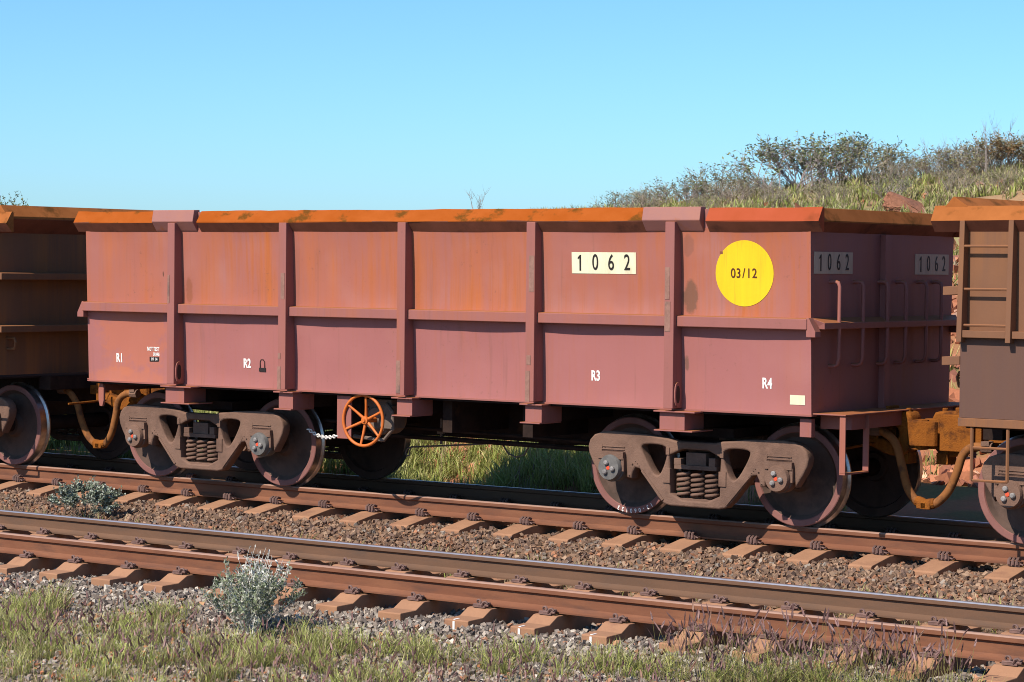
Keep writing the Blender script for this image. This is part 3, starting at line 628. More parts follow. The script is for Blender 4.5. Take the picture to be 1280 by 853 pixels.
for e in (-1, 1):                                         # the two ends
    X1 = e * XE; b = MB()
    b.hexa([(X1 - e * .02, -ys(1.1) + .003, 1.09), (X1, -ys(1.1) + .003, 1.09), (X1, ys(1.1) - .003, 1.09), (X1 - e * .02, ys(1.1) - .003, 1.09), (X1 - e * .02, -ys(2.78) + .003, 2.78), (X1, -ys(2.78) + .003, 2.78), (X1, ys(2.78) - .003, 2.78), (X1 - e * .02, ys(2.78) - .003, 2.78)])
    b.build('end_wall', 'maroon', A)
    b = MB(); lipx = [(X1 - e * .03, 2.75), (X1, 2.752), (X1 + e * .10, 2.845), (X1 + e * .10, 2.858), (X1 + e * .035, 2.972), (X1 - e * .03, 2.966)]
    b.prism([(q[0], q[1]) for q in lipx], -1.43, 1.43, 'y')
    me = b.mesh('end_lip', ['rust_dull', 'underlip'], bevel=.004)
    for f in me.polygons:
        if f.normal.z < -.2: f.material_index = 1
    link('end_lip', me, A)
    b = MB(); x_ = X1 + e * .001
    b.hexa([(x_, -1.40, 1.872), (X1 + e * .12, -1.40, 1.872), (X1 + e * .12, 1.40, 1.872), (x_, 1.40, 1.872), (x_, -1.44, 1.975), (X1 + e * .125, -1.41, 1.93), (X1 + e * .125, 1.41, 1.93), (x_, 1.44, 1.975)])
    b.build('end_ledge', 'maroon', A, bevel=.004)
    for s in (-1, 1):                                     # cranked ledge bracket at each corner
        b = MB(); yA, yB = s * (ys(1.9) - .03), s * (ys(1.9) + .075)
        b.prism([(X1 - e * .01, 1.80), (X1 + e * .085, 1.80), (X1 + e * .085, 1.85), (X1 + e * .015, 1.975), (X1 - e * .01, 1.975)], yA, yB, 'y')
        b.build('corner_bracket', 'maroon', A, bevel=.004)
    for y in (-.05,):
        MB().box(X1, X1 + e * .06, y - .06, y + .06, 1.10, 2.75).build('end_post', 'maroon', A, bevel=.004)
    for y in ((-1.10, -.64, -.15, .23, .67, 1.0) if e > 0 else (-.64, .64)):          # grab rails
        xo = X1 + e * .105
        pts = [(X1, y, 2.30), (xo - e * .05, y, 2.305), (xo - e * .015, y, 2.295), (xo, y, 2.26), (xo, y, 1.60), (xo - e * .015, y, 1.545), (xo - e * .05, y, 1.53), (X1, y, 1.53)]
        MB().tube(pts, .018, 8).build('grab_rail', 'maroon', A, smooth=60)
    b = MB(); b.box(X1 - e * .02, X1 + e * (.34 if e > 0 else .05), -1.39, 1.39, 1.096, 1.108); b.box(X1 - e * .02, X1 + e * (.30 if e > 0 else .03), -1.2, 1.2, .96, 1.0955)
    b.build('headstock', 'maroon', A, bevel=.003)
    for s in ((-1, 1) if e > 0 else ()):                  # stirrup step, strap bent to a U across the wagon
        b = MB(); x0, x1 = X1 + e * .27, X1 + e * .33; ya, yb = s * 1.365, s * .915
        b.box(x0, x1, ya - .008, ya + .008, .575, 1.10); b.box(x0, x1, yb - .008, yb + .008, .575, 1.10); b.box(x0, x1, min(ya, yb) - .008, max(ya, yb) + .008, .560, .5745)
        b.build('stirrup_step', 'maroon', A, bevel=.003)
        MB().box(X1 + e * -.14, X1 + e * -.02, s * 1.37, s * 1.30, .885, 1.07).build('corner_bracket', 'maroon', A, bevel=.004)
    cp = link('coupler', CPL, A, (e * 4.97, 0, .885), (0, 0, 0 if e > 0 else PI))
b = MB(); b.prism([(-4.55, 1.05), (-4.55, .76), (-1.9, .70), (-1.5, .60), (1.75, .59), (2.1, .70), (4.55, .76), (4.55, 1.05)], -.22, .22, 'y'); b.build('centre_sill', 'dark', A)
MB().box(-4.58, 4.58, -1.39, 1.39, 1.055, 1.077).build('floor_plate', 'dark', A)
for x in (-3.158, 3.215): MB().box(x - .3, x + .3, -.95, .95, .805, .8945).build('body_bolster', 'dark', A)
b = MB(); b.tube([(-4.4, -.62, .80), (-1.6, -.62, .72), (1.7, -.62, .66), (4.4, -.62, .80)], .02, 6); b.tube([(-2.2, .5, .62), (2.3, .5, .60)], .03, 6); b.tube([(-1.8, -.45, .60), (2.2, -.45, .57)], .028, 6)
b.build('brake_pipe', 'dark', A)
for x in (-.9, .3, 1.3):
    MB().box(x - .06, x + .06, -1.2, 1.2, .72, 1.055).build('cross_member', 'dark', A)
# a tank, the brake cylinder and its gear behind the hand wheel
MB().lathe([(.001, -.5), (.14, -.5), (.19, -.46), (.20, -.4), (.20, .4), (.19, .46), (.14, .5), (.001, .5)], seg=20).build('air_reservoir', 'dark', A, smooth=40, loc=(.85, .25, .74))
b = MB(); b.lathe([(.001, -.02), (.11, -.02), (.125, 0), (.155, .01), (.16, .03), (.175, .04), (.175, .30), (.001, .30)], (0, 0, 0), 24); b.box(-.14, .20, .0, .25, .12, .20); b.box(.10, .22, -.01, .2, -.10, .14)
for k in range(6): b.lathe([(.014, 0), (.014, -.02), (.001, -.02)], (.14 * math.cos(k * PI / 3 + .3), .01, .14 * math.sin(k * PI / 3 + .3)), 6)
b.tube([(.15, -.02, .16), (.24, -.03, .08), (.25, -.03, -.10), (.12, -.02, -.22), (-.3, 0, -.20)], .022, 6)
b.build('brake_cylinder', 'tank', A, bevel=.004, loc=(-.66, -1.16, .82))
MB().box(-1.02, -.83, -1.365, -1.345, .606, 1.055).build('brake_bracket', 'maroon', A, bevel=.004)
b = MB(); HWC = (-.656, -1.38, .808); R_ = .262
b.tube([(HWC[0] + R_ * math.cos(2 * PI * k / 40), HWC[1], HWC[2] + R_ * math.sin(2 * PI * k / 40)) for k in range(40)], .0165, 8, closed=True)
hwo = b.build('hand_wheel', 'orange', A, smooth=60)
for k in range(6):
    a = math.radians(83 + 60 * k); c_, s_ = math.cos(a), math.sin(a)
    MB().tube([(HWC[0] + .03 * c_, HWC[1] + .045, HWC[2] + .03 * s_), (HWC[0] + .14 * c_, HWC[1] + .028, HWC[2] + .14 * s_), (HWC[0] + .258 * c_, HWC[1] + .002, HWC[2] + .258 * s_)], [.017, .0145, .012], 6).build('spoke', 'orange', hwo, smooth=60)
MB().lathe([(.001, .0), (.018, .0), (.022, .012), (.040, .016), (.044, .03), (.044, .075), (.028, .08), (.028, .25), (.001, .25)], HWC, 16).build('hub', 'orange', hwo, smooth=35)
b = MB(); c0, c1 = Vector((-1.64, -1.10, .665)), Vector((-1.02, -1.36, .635)); nl = 15
for k in range(nl):
    u = (k + .5) / nl; p = c0.lerp(c1, u) + Vector((0, 0, -.05 * 4 * u * (1 - u))); d_ = (c1 - c0).normalized()
    sdv = Vector((0, 0, 1)) if k % 2 else d_.cross(Vector((0, 0, 1))).normalized()
    b.tube([p + d_ * (.034 * math.cos(q * PI / 5)) + sdv * (.016 * math.sin(q * PI / 5)) for q in range(10)], .0065, 5, closed=True)
b.build('brake_chain', 'chain', A, smooth=60)
b = MB(); b.tube([(-.71, -.5, .485), (-.765, -.5, .46), (-.785, -.5, .42), (-.765, -.5, .385), (-.735, -.5, .395), (-.73, -.5, .44), (-.71, -.5, .485), (-.03, -.45, .54), (.62, -.4, .60)], .010, 5); b.tube([(-.35, -.45, .53), (-.35, -.45, .80)], .016, 5); b.box(-.39, -.31, -.47, -.44, .64, .685)
b.tube([(.42, -.4, .56), (.49, -.4, .47), (.59, -.4, .44), (.69, -.4, .47), (.75, -.4, .56)], .009, 5)
b.build('release_rod', 'tank', A)
b = MB(); b.prism(smoothpoly([(-4.50, .80), (-4.42, .80), (-4.42, 1.06), (-4.50, 1.06)]), -1.36, -1.33, 'y'); b.build('lashing_plate', 'maroon', A, bevel=.003)
bogie(A, -3.158, (0, 1)); bA = bogie(A, 3.215, (1, 0))
# chalked number on the lower rim of the third wheel, reading from below
wn = [c for c in bA.children if c.name.startswith('wheel')][0]; wn.rotation_euler = (0, 0, 0)
for k, ch in enumerate('13-060123'):
    a = -PI / 2 + .13 - (k - 4) * .112
    text('chalk_mark', ch, .058, 'white', bA, -.9285 + .444 * math.cos(a), -.8325, RW + .444 * math.sin(a), .9, .0008, rolly=-(a - PI / 2))
# number plates, disc and stencils
def conform(name, P, mat, off=.004):                    # thin sheet following the dented side; P = rows of (x, z)
    n, m = len(P), len(P[0]); V = [(x, -skin(x, z) - off, z) for row in P for x, z in row]; k = len(V); V += [(x, y + .004, z) for x, y, z in V]; F = []
    for i in range(n - 1):
        for j in range(m - 1): a = i * m + j; F += [(a, a + 1, a + m + 1, a + m), (k + a, k + a + m, k + a + m + 1, k + a + 1)]
    b = MB(); b.add(V, F); return b.build(name, mat, A)
def side_plate(name, x0, x1, z0, z1, mat): return conform(name, [[(x0 + (x1 - x0) * i / 10, z0 + (z1 - z0) * j / 4) for i in range(11)] for j in range(5)], mat)
TILT = math.atan(.06 / 1.655)
def side_text(name, s, size, mat, parent, x, z, off=.0045, **kw): return text(name, s, size, mat, parent, x, -skin(x, z) - off, z, rotx=TILT, **kw)
def one(parent, x, y, z, end=False):
    h = .152; me = curve_mesh('numeral', [[(-.008, -h / 2), (.010, -h / 2), (.010, h / 2), (-.002, h / 2), (-.028, h / 2 - .026), (-.028, h / 2 - .042), (-.008, h / 2 - .028)]], .0012, 0, 'black')
    return link('numeral', me, parent, (x, y, z), (0 if end else TILT, 0, PI / 2 if end else 0))
np_ = side_plate('number_plate', 1.975, 2.712, 2.352, 2.557, 'cream')
for ch, x in zip('1062', (2.075, 2.25, 2.43, 2.612)): one(np_, x, -skin(x, 2.455) - .0065, 2.455) if ch == '1' else side_text('numeral', ch, .215, 'black', np_, x, 2.455, off=.0075, sx=.70, bold=.0006)
zc, xc, rr = 2.371, 3.898, .305
yd = conform('yellow_disc', [[(xc + rr * q * math.cos(2 * PI * k / 56), zc + rr * q * math.sin(2 * PI * k / 56)) for k in range(57)] for q in (.002, .2, .4, .6, .8, .92, 1.0)], 'yellow', .0035)
for ch, x in zip('03/12', (3.782, 3.838, 3.893, 3.946, 4.006)): side_text('date_lettering', ch, .125, 'brownink', yd, x, 2.368, off=.006, sx=.86, bold=.0012)
MB().box(3.640, 3.672, -skin(3.656, 2.562) - .0045, -skin(3.656, 2.562) + .004, 2.548, 2.572).build('rust_chip', 'underlip', yd)
for s_, x, z in (('R1', -4.135, 1.347), ('R2', -2.235, 1.345), ('R3', 2.24, 1.366), ('R4', 4.132, 1.36)): side_text('stencil_lettering', s_, .135, 'white', A, x, z, sx=.72, bold=.0035, off=.003)
side_text('stencil_lettering', 'NOT TESTED', .062, 'white', A, -3.595, 1.462, sx=.62, bold=.001, off=.003)
side_text('stencil_lettering', 'SPARE', .050, 'white', A, -3.57, 1.405, sx=.7, bold=.001, off=.003)
bp_ = side_text('test_plate', '09 14', .048, 'white', A, -3.60, 1.351, off=.0045, sx=.85); q = skin(-3.6, 1.351) + .0025; MB().box(-.073, .073, .0005, .008, -.026, .026).build('plate_ground', 'black', bp_)
b = MB(); X0, Z0, yj = -2.02, 1.33, -skin(-2.02, 1.33) - .004            # jacking symbol
b.tube([(X0 - .028, yj, Z0 - .02), (X0 - .028, yj, Z0 + .04), (X0 - .015, yj, Z0 + .065), (X0 + .015, yj, Z0 + .065), (X0 + .035, yj, Z0 + .04), (X0 + .035, yj, Z0 - .02)], .006, 4); b.box(X0 - .045, X0 + .05, yj - .001, yj + .01, Z0 - .062, Z0 - .022)
b.build('jacking_mark', 'black', A)
side_plate('data_label', 4.375, 4.535, 1.180, 1.268, 'cream')
for y in (-1.035, .985):
    pl = MB().box(XE, XE + .006, y - .366, y + .366, 2.375, 2.575).build('number_plate', 'cream_dusty_shaded', A)
    for ch, dy in zip('1062', (-.25, -.085, .09, .255)): one(pl, XE + .0085, y + dy, 2.475, True) if ch == '1' else text('numeral', ch, .215, 'black', pl, XE + .0085, y + dy, 2.475, sx=.70, bold=.0, end=True)
# air hoses, this wagon's half of each coupled pair
hose_part(A, [(4.70, -.33, .905), (4.78, -.33, .895), (4.90, -.33, .80), (4.97, -.33, .60), (5.03, -.33, .40), (5.12, -.33, .275), (5.20, -.33, .250)], 1)
hose_part(A, [(-4.95, -.33, .885), (-5.10, -.33, .870), (-5.21, -.33, .78), (-5.255, -.33, .60), (-5.32, -.33, .40), (-5.42, -.33, .275), (-5.49, -.33, .265)], -1)

# ------------------------------------------------------------------ the two brown wagons
def brown_wagon(loc, label):
    B = empty('ore_wagon', loc); tag(B, label, 'ore wagon', 'ore wagons of the train')
    L = 4.45
    posts = [-4.428, -3.972, -2.4, -.8, .8, 2.4, 3.972, 4.428]
    pe = [-L, -3.972, -2.4, -.8, .8, 2.4, 3.972, L]
    for s in (-1, 1):
        for i in range(7):
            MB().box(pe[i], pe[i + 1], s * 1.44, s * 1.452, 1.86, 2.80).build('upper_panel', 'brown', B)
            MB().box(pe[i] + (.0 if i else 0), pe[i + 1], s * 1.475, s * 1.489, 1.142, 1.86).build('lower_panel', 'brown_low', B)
            MB().box(pe[i] + .03, pe[i + 1] - .03, s * 1.44, s * 1.555, 1.838, 1.90).build('waist_ledge', 'brown', B, bevel=.004)
        for x in posts:
            b = MB(); b.hexa([(x - .024, s * 1.575, 1.80), (x + .024, s * 1.575, 1.80), (x + .024, s * 1.445, 1.80), (x - .024, s * 1.445, 1.80), (x - .024, s * 1.535, 2.85), (x + .024, s * 1.535, 2.85), (x + .024, s * 1.445, 2.85), (x - .024, s * 1.445, 2.85)])
            b.build('side_post', 'brown', B, bevel=.004)
        for q in (-1, 1):
            for z in (2.629, 2.257, 1.945):
                MB().tube([(q * 4.42, s * 1.53, z), (q * 3.98, s * 1.53, z)], .012, 6).build('ladder_rung', 'brown', B)
            b = MB()
            for x in (q * 4.335, q * 4.0): b.tube([(x, s * 1.47, 1.06), (x, s * 1.47, .60)], .016, 6)
            for z in (.60, .885): b.tube([(q * 4.335, s * 1.47, z), (q * 4.0, s * 1.47, z)], .012, 6)
            b.build('step_ladder', 'brown', B)
        MB().box(-L - .01, L + .01, s * 1.40, s * 1.497, 1.065, 1.139).build('sill', 'brown', B, bevel=.004)
        pr = [(s * (1.45 + a), z) for a, z in [(-.03, 2.75), (.0, 2.752), (.08, 2.85), (.08, 2.86), (.002, 2.978), (-.03, 2.972)]]
        b = bent_bar(pr, -4.73, 4.73, 7)
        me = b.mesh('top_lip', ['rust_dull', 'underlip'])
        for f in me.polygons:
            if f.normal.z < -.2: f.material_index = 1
        link('top_lip', me, B)
    for e in (-1, 1):
        X1 = e * L
        MB().box(min(X1, X1 - e * .02), max(X1, X1 - e * .02), -1.438, 1.438, 1.09, 2.80).build('end_wall', 'brown', B)
        b = MB(); b.prism([(X1 - e * .03, 2.72), (X1, 2.74), (X1 + e * .22, 2.90), (X1 + e * .22, 2.93), (X1 + e * .10, 3.062), (X1 - e * .06, 2.96)], -1.46, 1.46, 'y')
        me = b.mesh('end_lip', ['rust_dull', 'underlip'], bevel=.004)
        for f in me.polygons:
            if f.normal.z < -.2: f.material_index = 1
        link('end_lip', me, B)
        for z in (2.21, 1.60):
            b = MB(); b.prism([(X1, z), (X1 + e * .17, z - .01), (X1 + e * .17, z + .065), (X1, z + .075)], -1.50, 1.43, 'y'); b.build('end_ledge', 'brown', B, bevel=.004)
        for y in (-1.25, 1.25):
            MB().tube([(X1, y, 1.52), (X1 + e * .12, y, 1.52), (X1 + e * .14, y, 1.48), (X1 + e * .12, y, 1.40), (X1, y, 1.39)], .016, 6).build('grab_rail', 'brown', B)
        MB().box(min(X1 - e * .05, X1 + e * .14), max(X1 - e * .05, X1 + e * .14), -.7, .7, .90, 1.064).build('headstock', 'dark', B, bevel=.004)
        link('coupler', CPL, B, (e * (10.55 - 5.15), 0, .885), (0, 0, 0 if e > 0 else PI))
        hx = e * 4.80
        hose_part(B, [(e * 4.72, -.33, .80), (e * 4.86, -.33, .80), (e * 4.96, -.33, .72), (e * 5.02, -.33, .55), (e * 5.10, -.33, .38), (e * 5.22, -.33, .262), (e * 5.31, -.33, .246)] if e < 0 else
                  [(e * 4.42, -.33, .885), (e * 4.53, -.33, .86), (e * 4.66, -.33, .72), (e * 4.74, -.33, .52), (e * 4.84, -.33, .36), (e * 4.95, -.33, .275), (e * 5.03, -.33, .262)], e)
    b = MB(); b.prism([(-4.4, 1.05), (-4.4, .74), (-1.9, .70), (-1.5, .60), (1.5, .60), (1.9, .70), (4.4, .74), (4.4, 1.05)], -.22, .22, 'y'); b.build('centre_sill', 'dark', B)
    MB().box(-4.43, 4.43, -1.39, 1.39, 1.045, 1.064).build('floor_plate', 'dark', B)
    bogie(B, -3.17); bogie(B, 3.17)
    return B
WR = brown_wagon((10.55, 0, 0), 'brown rust-streaked ore wagon with side ladder, cut off by the right edge')
def copy_tree(o, parent=None):
    c = o.copy(); COL.objects.link(c); c.parent = parent
    for ch in o.children: copy_tree(ch, c)
    return c
WL = copy_tree(WR); WL.location = (-10.55, 0, 0); WL['label'] = 'dark brown ore wagon showing its shaded end at the left edge'

# ------------------------------------------------------------------ plants, rocks
def blades(X, Y, h, wd, lean, c0, c1, zoff=0.0, Z=None):
    n = len(X); Z = gz(X, Y) if Z is None else Z
    P = np.stack([X, Y, Z + zoff], -1); a = rng.uniform(0, 2 * PI, n); d = np.stack([np.cos(a), np.sin(a), 0 * a], -1)
    sdv = np.stack([-np.sin(a + rng.normal(0, .6, n)), np.cos(a), 0 * a], -1); ln = rng.uniform(.15, 1, n) * lean
    V = []
    for t, wf in ((0, .9), (.4, 1.0), (.75, .7), (1.0, 0.06)):
        c = P + d * (ln * h * t ** 1.8)[:, None] + np.array([0, 0, 1.0]) * (h * (t - .22 * ln * t * t))[:, None]
        V += [c - sdv * (wd * wf)[:, None], c + sdv * (wd * wf)[:, None]]
    V = np.stack(V, 1)
    t6 = np.array([(0, 1, 3), (0, 3, 2), (2, 3, 5), (2, 5, 4), (4, 5, 7), (4, 7, 6)])
    T = t6[None] + (np.arange(n) * 8)[:, None, None]
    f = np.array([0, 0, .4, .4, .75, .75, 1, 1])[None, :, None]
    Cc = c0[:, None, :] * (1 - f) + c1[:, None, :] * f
    return V.reshape(-1, 3), T.reshape(-1, 3), Cc.reshape(-1, 3)
def seedheads(X, Y, h, col_, L0=.075, r0=.0065):
    n = len(X); Z = gz(X, Y); a = rng.uniform(0, 2 * PI, n); ln = rng.uniform(.05, .55, n)
    top = np.stack([X + np.cos(a) * ln * h, Y + np.sin(a) * ln * h, Z + h * (1 - .25 * ln)], -1); base = np.stack([X, Y, Z], -1)
    ax = (top - base) + np.stack([np.cos(a), np.sin(a), 0 * a], -1) * (h * .5 * ln)[:, None]; ax /= np.linalg.norm(ax, axis=1)[:, None]
    L = L0 * rng.uniform(.7, 1.4, n); r = r0 * rng.uniform(.8, 1.4, n)
    s1 = np.cross(ax, [0.3, 1, .1]); s1 /= np.linalg.norm(s1, axis=1)[:, None]; s2 = np.cross(ax, s1)
    V = [top - ax * (L * .5)[:, None]]
    for q in (-.25, .25):
        for k in range(4): an = k * PI / 2 + q; V.append(top + ax * (L * q)[:, None] + (s1 * math.cos(an) + s2 * math.sin(an)) * (r * (1 if q < 0 else .75))[:, None])
    V.append(top + ax * (L * .6)[:, None]); w_ = .0016
    V += [base - s1 * w_, base + s1 * w_, top + s1 * w_ - ax * .02, top - s1 * w_ - ax * .02]
    V = np.stack(V, 1); T = []
    for k in range(4): j = (k + 1) % 4; T += [(0, 1 + j, 1 + k), (1 + k, 1 + j, 5 + j), (1 + k, 5 + j, 5 + k), (5 + k, 5 + j, 9)]
    T += [(10, 11, 12), (10, 12, 13)]
    T = np.array(T)[None] + (np.arange(n) * 14)[:, None, None]
    Cc = np.repeat(col_[:, None, :], 14, 1); Cc[:, 10:, :] = np.array([.22, .19, .07])
    return V.reshape(-1, 3), T.reshape(-1, 3), Cc.reshape(-1, 3)
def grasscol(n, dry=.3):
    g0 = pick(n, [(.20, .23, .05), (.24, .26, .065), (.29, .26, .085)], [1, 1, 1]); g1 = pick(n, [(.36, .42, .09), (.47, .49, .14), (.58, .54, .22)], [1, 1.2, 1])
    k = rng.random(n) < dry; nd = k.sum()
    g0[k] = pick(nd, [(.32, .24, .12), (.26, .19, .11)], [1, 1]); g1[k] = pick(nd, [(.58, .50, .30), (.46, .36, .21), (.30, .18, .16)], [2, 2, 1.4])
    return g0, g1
def clumps(cx, cy, rad, n):
    i = rng.integers(0, len(cx), n); a = rng.uniform(0, 2 * PI, n); r = np.sqrt(rng.random(n)) * rad[i]
    return cx[i] + r * np.cos(a), cy[i] + r * np.sin(a)
# foreground verge: (x, y, radius, blades, height) of each grassy patch, then a thin cover between them
patch = [(-.35, -6.2, .32, 1500, .30), (-.05, -6.75, .45, 1500, .26), (.45, -7.3, .5, 1500, .26), (.95, -5.95, .22, 800, .22), (.75, -6.45, .35, 700, .22), (1.25, -6.5, .35, 900, .22), (2.75, -6.35, .38, 1600, .30), (2.3, -6.75, .4, 1400, .26), (1.8, -7.3, .5, 1300, .24), (3.3, -6.1, .3, 800, .22), (3.1, -6.9, .45, 1400, .26), (3.85, -6.15, .4, 1100, .24), (4.5, -6.05, .4, 1100, .24), (5.2, -5.9, .35, 900, .24), (5.8, -5.85, .35, 800, .24), (6.5, -5.85, .36, 700, .30), (6.95, -5.75, .30, 900, .36), (7.5, -5.8, .3, 450, .28), (8.1, -5.75, .35, 400, .26), (4.0, -7.1, .8, 1500, .24), (1.0, -8.0, .9, 1800, .24), (2.6, -7.8, .7, 1500, .24)]
DS = []
for (x, y, r, n, h) in patch:
    n = int(n * .62); h = h * 1.0; r *= .85; th = rng.integers(8, 14); ca, cr = rng.uniform(0, 2 * PI, th), np.sqrt(rng.random(th)) * r
    bx, by = clumps(x + cr * np.cos(ca), y + cr * np.sin(ca), np.full(th, .11), n)
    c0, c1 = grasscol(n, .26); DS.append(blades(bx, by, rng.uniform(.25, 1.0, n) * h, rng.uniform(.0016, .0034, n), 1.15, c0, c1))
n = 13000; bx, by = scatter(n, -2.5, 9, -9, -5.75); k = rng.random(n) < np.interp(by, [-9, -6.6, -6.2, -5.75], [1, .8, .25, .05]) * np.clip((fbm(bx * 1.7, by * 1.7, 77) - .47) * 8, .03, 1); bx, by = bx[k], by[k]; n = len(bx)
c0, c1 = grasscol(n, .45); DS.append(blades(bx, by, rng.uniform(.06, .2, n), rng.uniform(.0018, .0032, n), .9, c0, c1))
tag(link('verge_grass', np_mesh('verge_grass', *join(*DS), 'grass')), 'green and straw coloured grass along the foreground verge', 'grass', kind='stuff')
sx, sy = clumps(np.array([6.1, 6.55, 6.95, 7.35, 7.8]), np.array([-5.85, -5.75, -5.6, -5.65, -5.6]), np.array([.35, .38, .38, .35, .35]), 420)
s2x, s2y = scatter(1300, -1.5, 6.6, -7.8, -5.85); k = rng.random(1300) < np.interp(s2y, [-7.8, -6.5, -5.9], [1, .8, .25]); s2x, s2y = s2x[k], s2y[k]
cc = lambda n: pick(n, [(.25, .135, .12), (.33, .20, .175), (.17, .09, .08), (.34, .19, .13)], [3, 2, 2, 1])
d1 = seedheads(sx, sy, rng.uniform(.22, .50, len(sx)), cc(len(sx)), .09, .0082); d2 = seedheads(s2x, s2y, rng.uniform(.10, .27, len(s2x)), cc(len(s2x)), .07, .0080)
tag(link('seed_grass', np_mesh('seed_grass', *join(d1, d2), 'grass')), 'purple brown seed heads of grass along the foreground verge', 'grass', kind='stuff')
# low weeds at the foot of the rear ballast
n = 9000; bx, by = scatter(n, -8, 9, -2.95, -2.0); k = rng.random(n) < np.clip((fbm(bx * 1.1, by * 1.1, 90) - .36) * 5, .04, 1) * np.interp(by, [-2.95, -2.3, -2.0], [1, .9, .10]); bx, by = bx[k], by[k]; n = len(bx)
c0, c1 = grasscol(n, .55)
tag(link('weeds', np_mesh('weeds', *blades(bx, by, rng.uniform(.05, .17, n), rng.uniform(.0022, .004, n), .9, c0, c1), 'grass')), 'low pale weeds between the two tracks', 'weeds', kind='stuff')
# red litter pebbles in the verge, larger stones on the far bank
n = 15000; X, Y = scatter(n, -2, 7.5, -8.8, -6.0); P = np.stack([X, Y, gz(X, Y) + .01], -1)
d0 = stones(P, rng.uniform(.008, .026, n), pick(n, [(.40, .15, .07), (.30, .21, .15), (.36, .30, .25), (.20, .15, .12)], [.8, 2, 2.5, 2]))
tag(link('verge_stones', np_mesh('verge_stones', *d0, 'stone')), 'loose red and grey stones among the foreground grass', 'stones', kind='stuff')
n = 9000; X, Y = scatter(n, -14, 9, 4.3, 11.5); k = rng.random(n) < np.clip((fbm(X * .9, Y * .9, 33) - .30) * 4, .05, 1); X, Y = X[k], Y[k]; n = len(X)
d0 = stones(np.stack([X, Y, gz(X, Y) + .01], -1), np.where(X < -1.5, rng.gamma(2.0, .014, n) + .015, rng.gamma(2.2, .026, n) + .02), pick(n, [(.46, .19, .105), (.36, .135, .07), (.52, .30, .20), (.28, .11, .07)], [3, 3, 1.3, 2]))
n = 650; X, Y = scatter(n, -16, 6, 11.5, 23); k = rng.random(n) < np.clip((fbm(X * .7, Y * .7, 34) - .46) * 6, .03, 1); X, Y = X[k], Y[k]; n = len(X)
d1 = stones(np.stack([X, Y, gz(X, Y) + .02], -1), rng.gamma(2.0, .024, n) + .02, pick(n, [(.42, .17, .085), (.36, .13, .06), (.48, .28, .18)], [3, 3, 1]))
tag(link('bank_rocks', np_mesh('bank_rocks', *join(d0, d1), 'stone')), 'broken red rock littering the bank behind the train', 'rocks', kind='stuff')
# grass of the far bank and the hill
def bankgrass(n, x0, x1, y0, y1, seed, thr, h0, h1, w0, w1, dry):
    cxn = max(40, n // 26); cx, cy = scatter(cxn, x0, x1, y0, y1); k = rng.random(cxn) < np.clip((fbm(cx * .8, cy * .8, seed) - thr) * 5, .03, 1); cx, cy = cx[k], cy[k]
    if y0 < 5: q = rng.random(len(cx)) < np.interp(cx + (cy - 3) * .55, [.2, 1.4], [1, .10]); cx, cy = cx[q], cy[q]
    bx, by = clumps(cx, cy, rng.uniform(.06, .16, len(cx)), int(n * len(cx) / cxn)); m = len(bx); c0, c1 = grasscol(m, dry)
    return blades(bx, by, rng.uniform(h0, h1, m), rng.uniform(w0, w1, m), .8, c0 * .95, c1 * .95)
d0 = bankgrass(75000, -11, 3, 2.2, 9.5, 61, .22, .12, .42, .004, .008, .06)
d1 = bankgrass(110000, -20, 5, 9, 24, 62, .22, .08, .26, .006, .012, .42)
tag(link('bank_grass', np_mesh('bank_grass', *join(d0, d1), 'grass')), 'green tussock grass on the bank and hill behind the train', 'grass', kind='stuff')

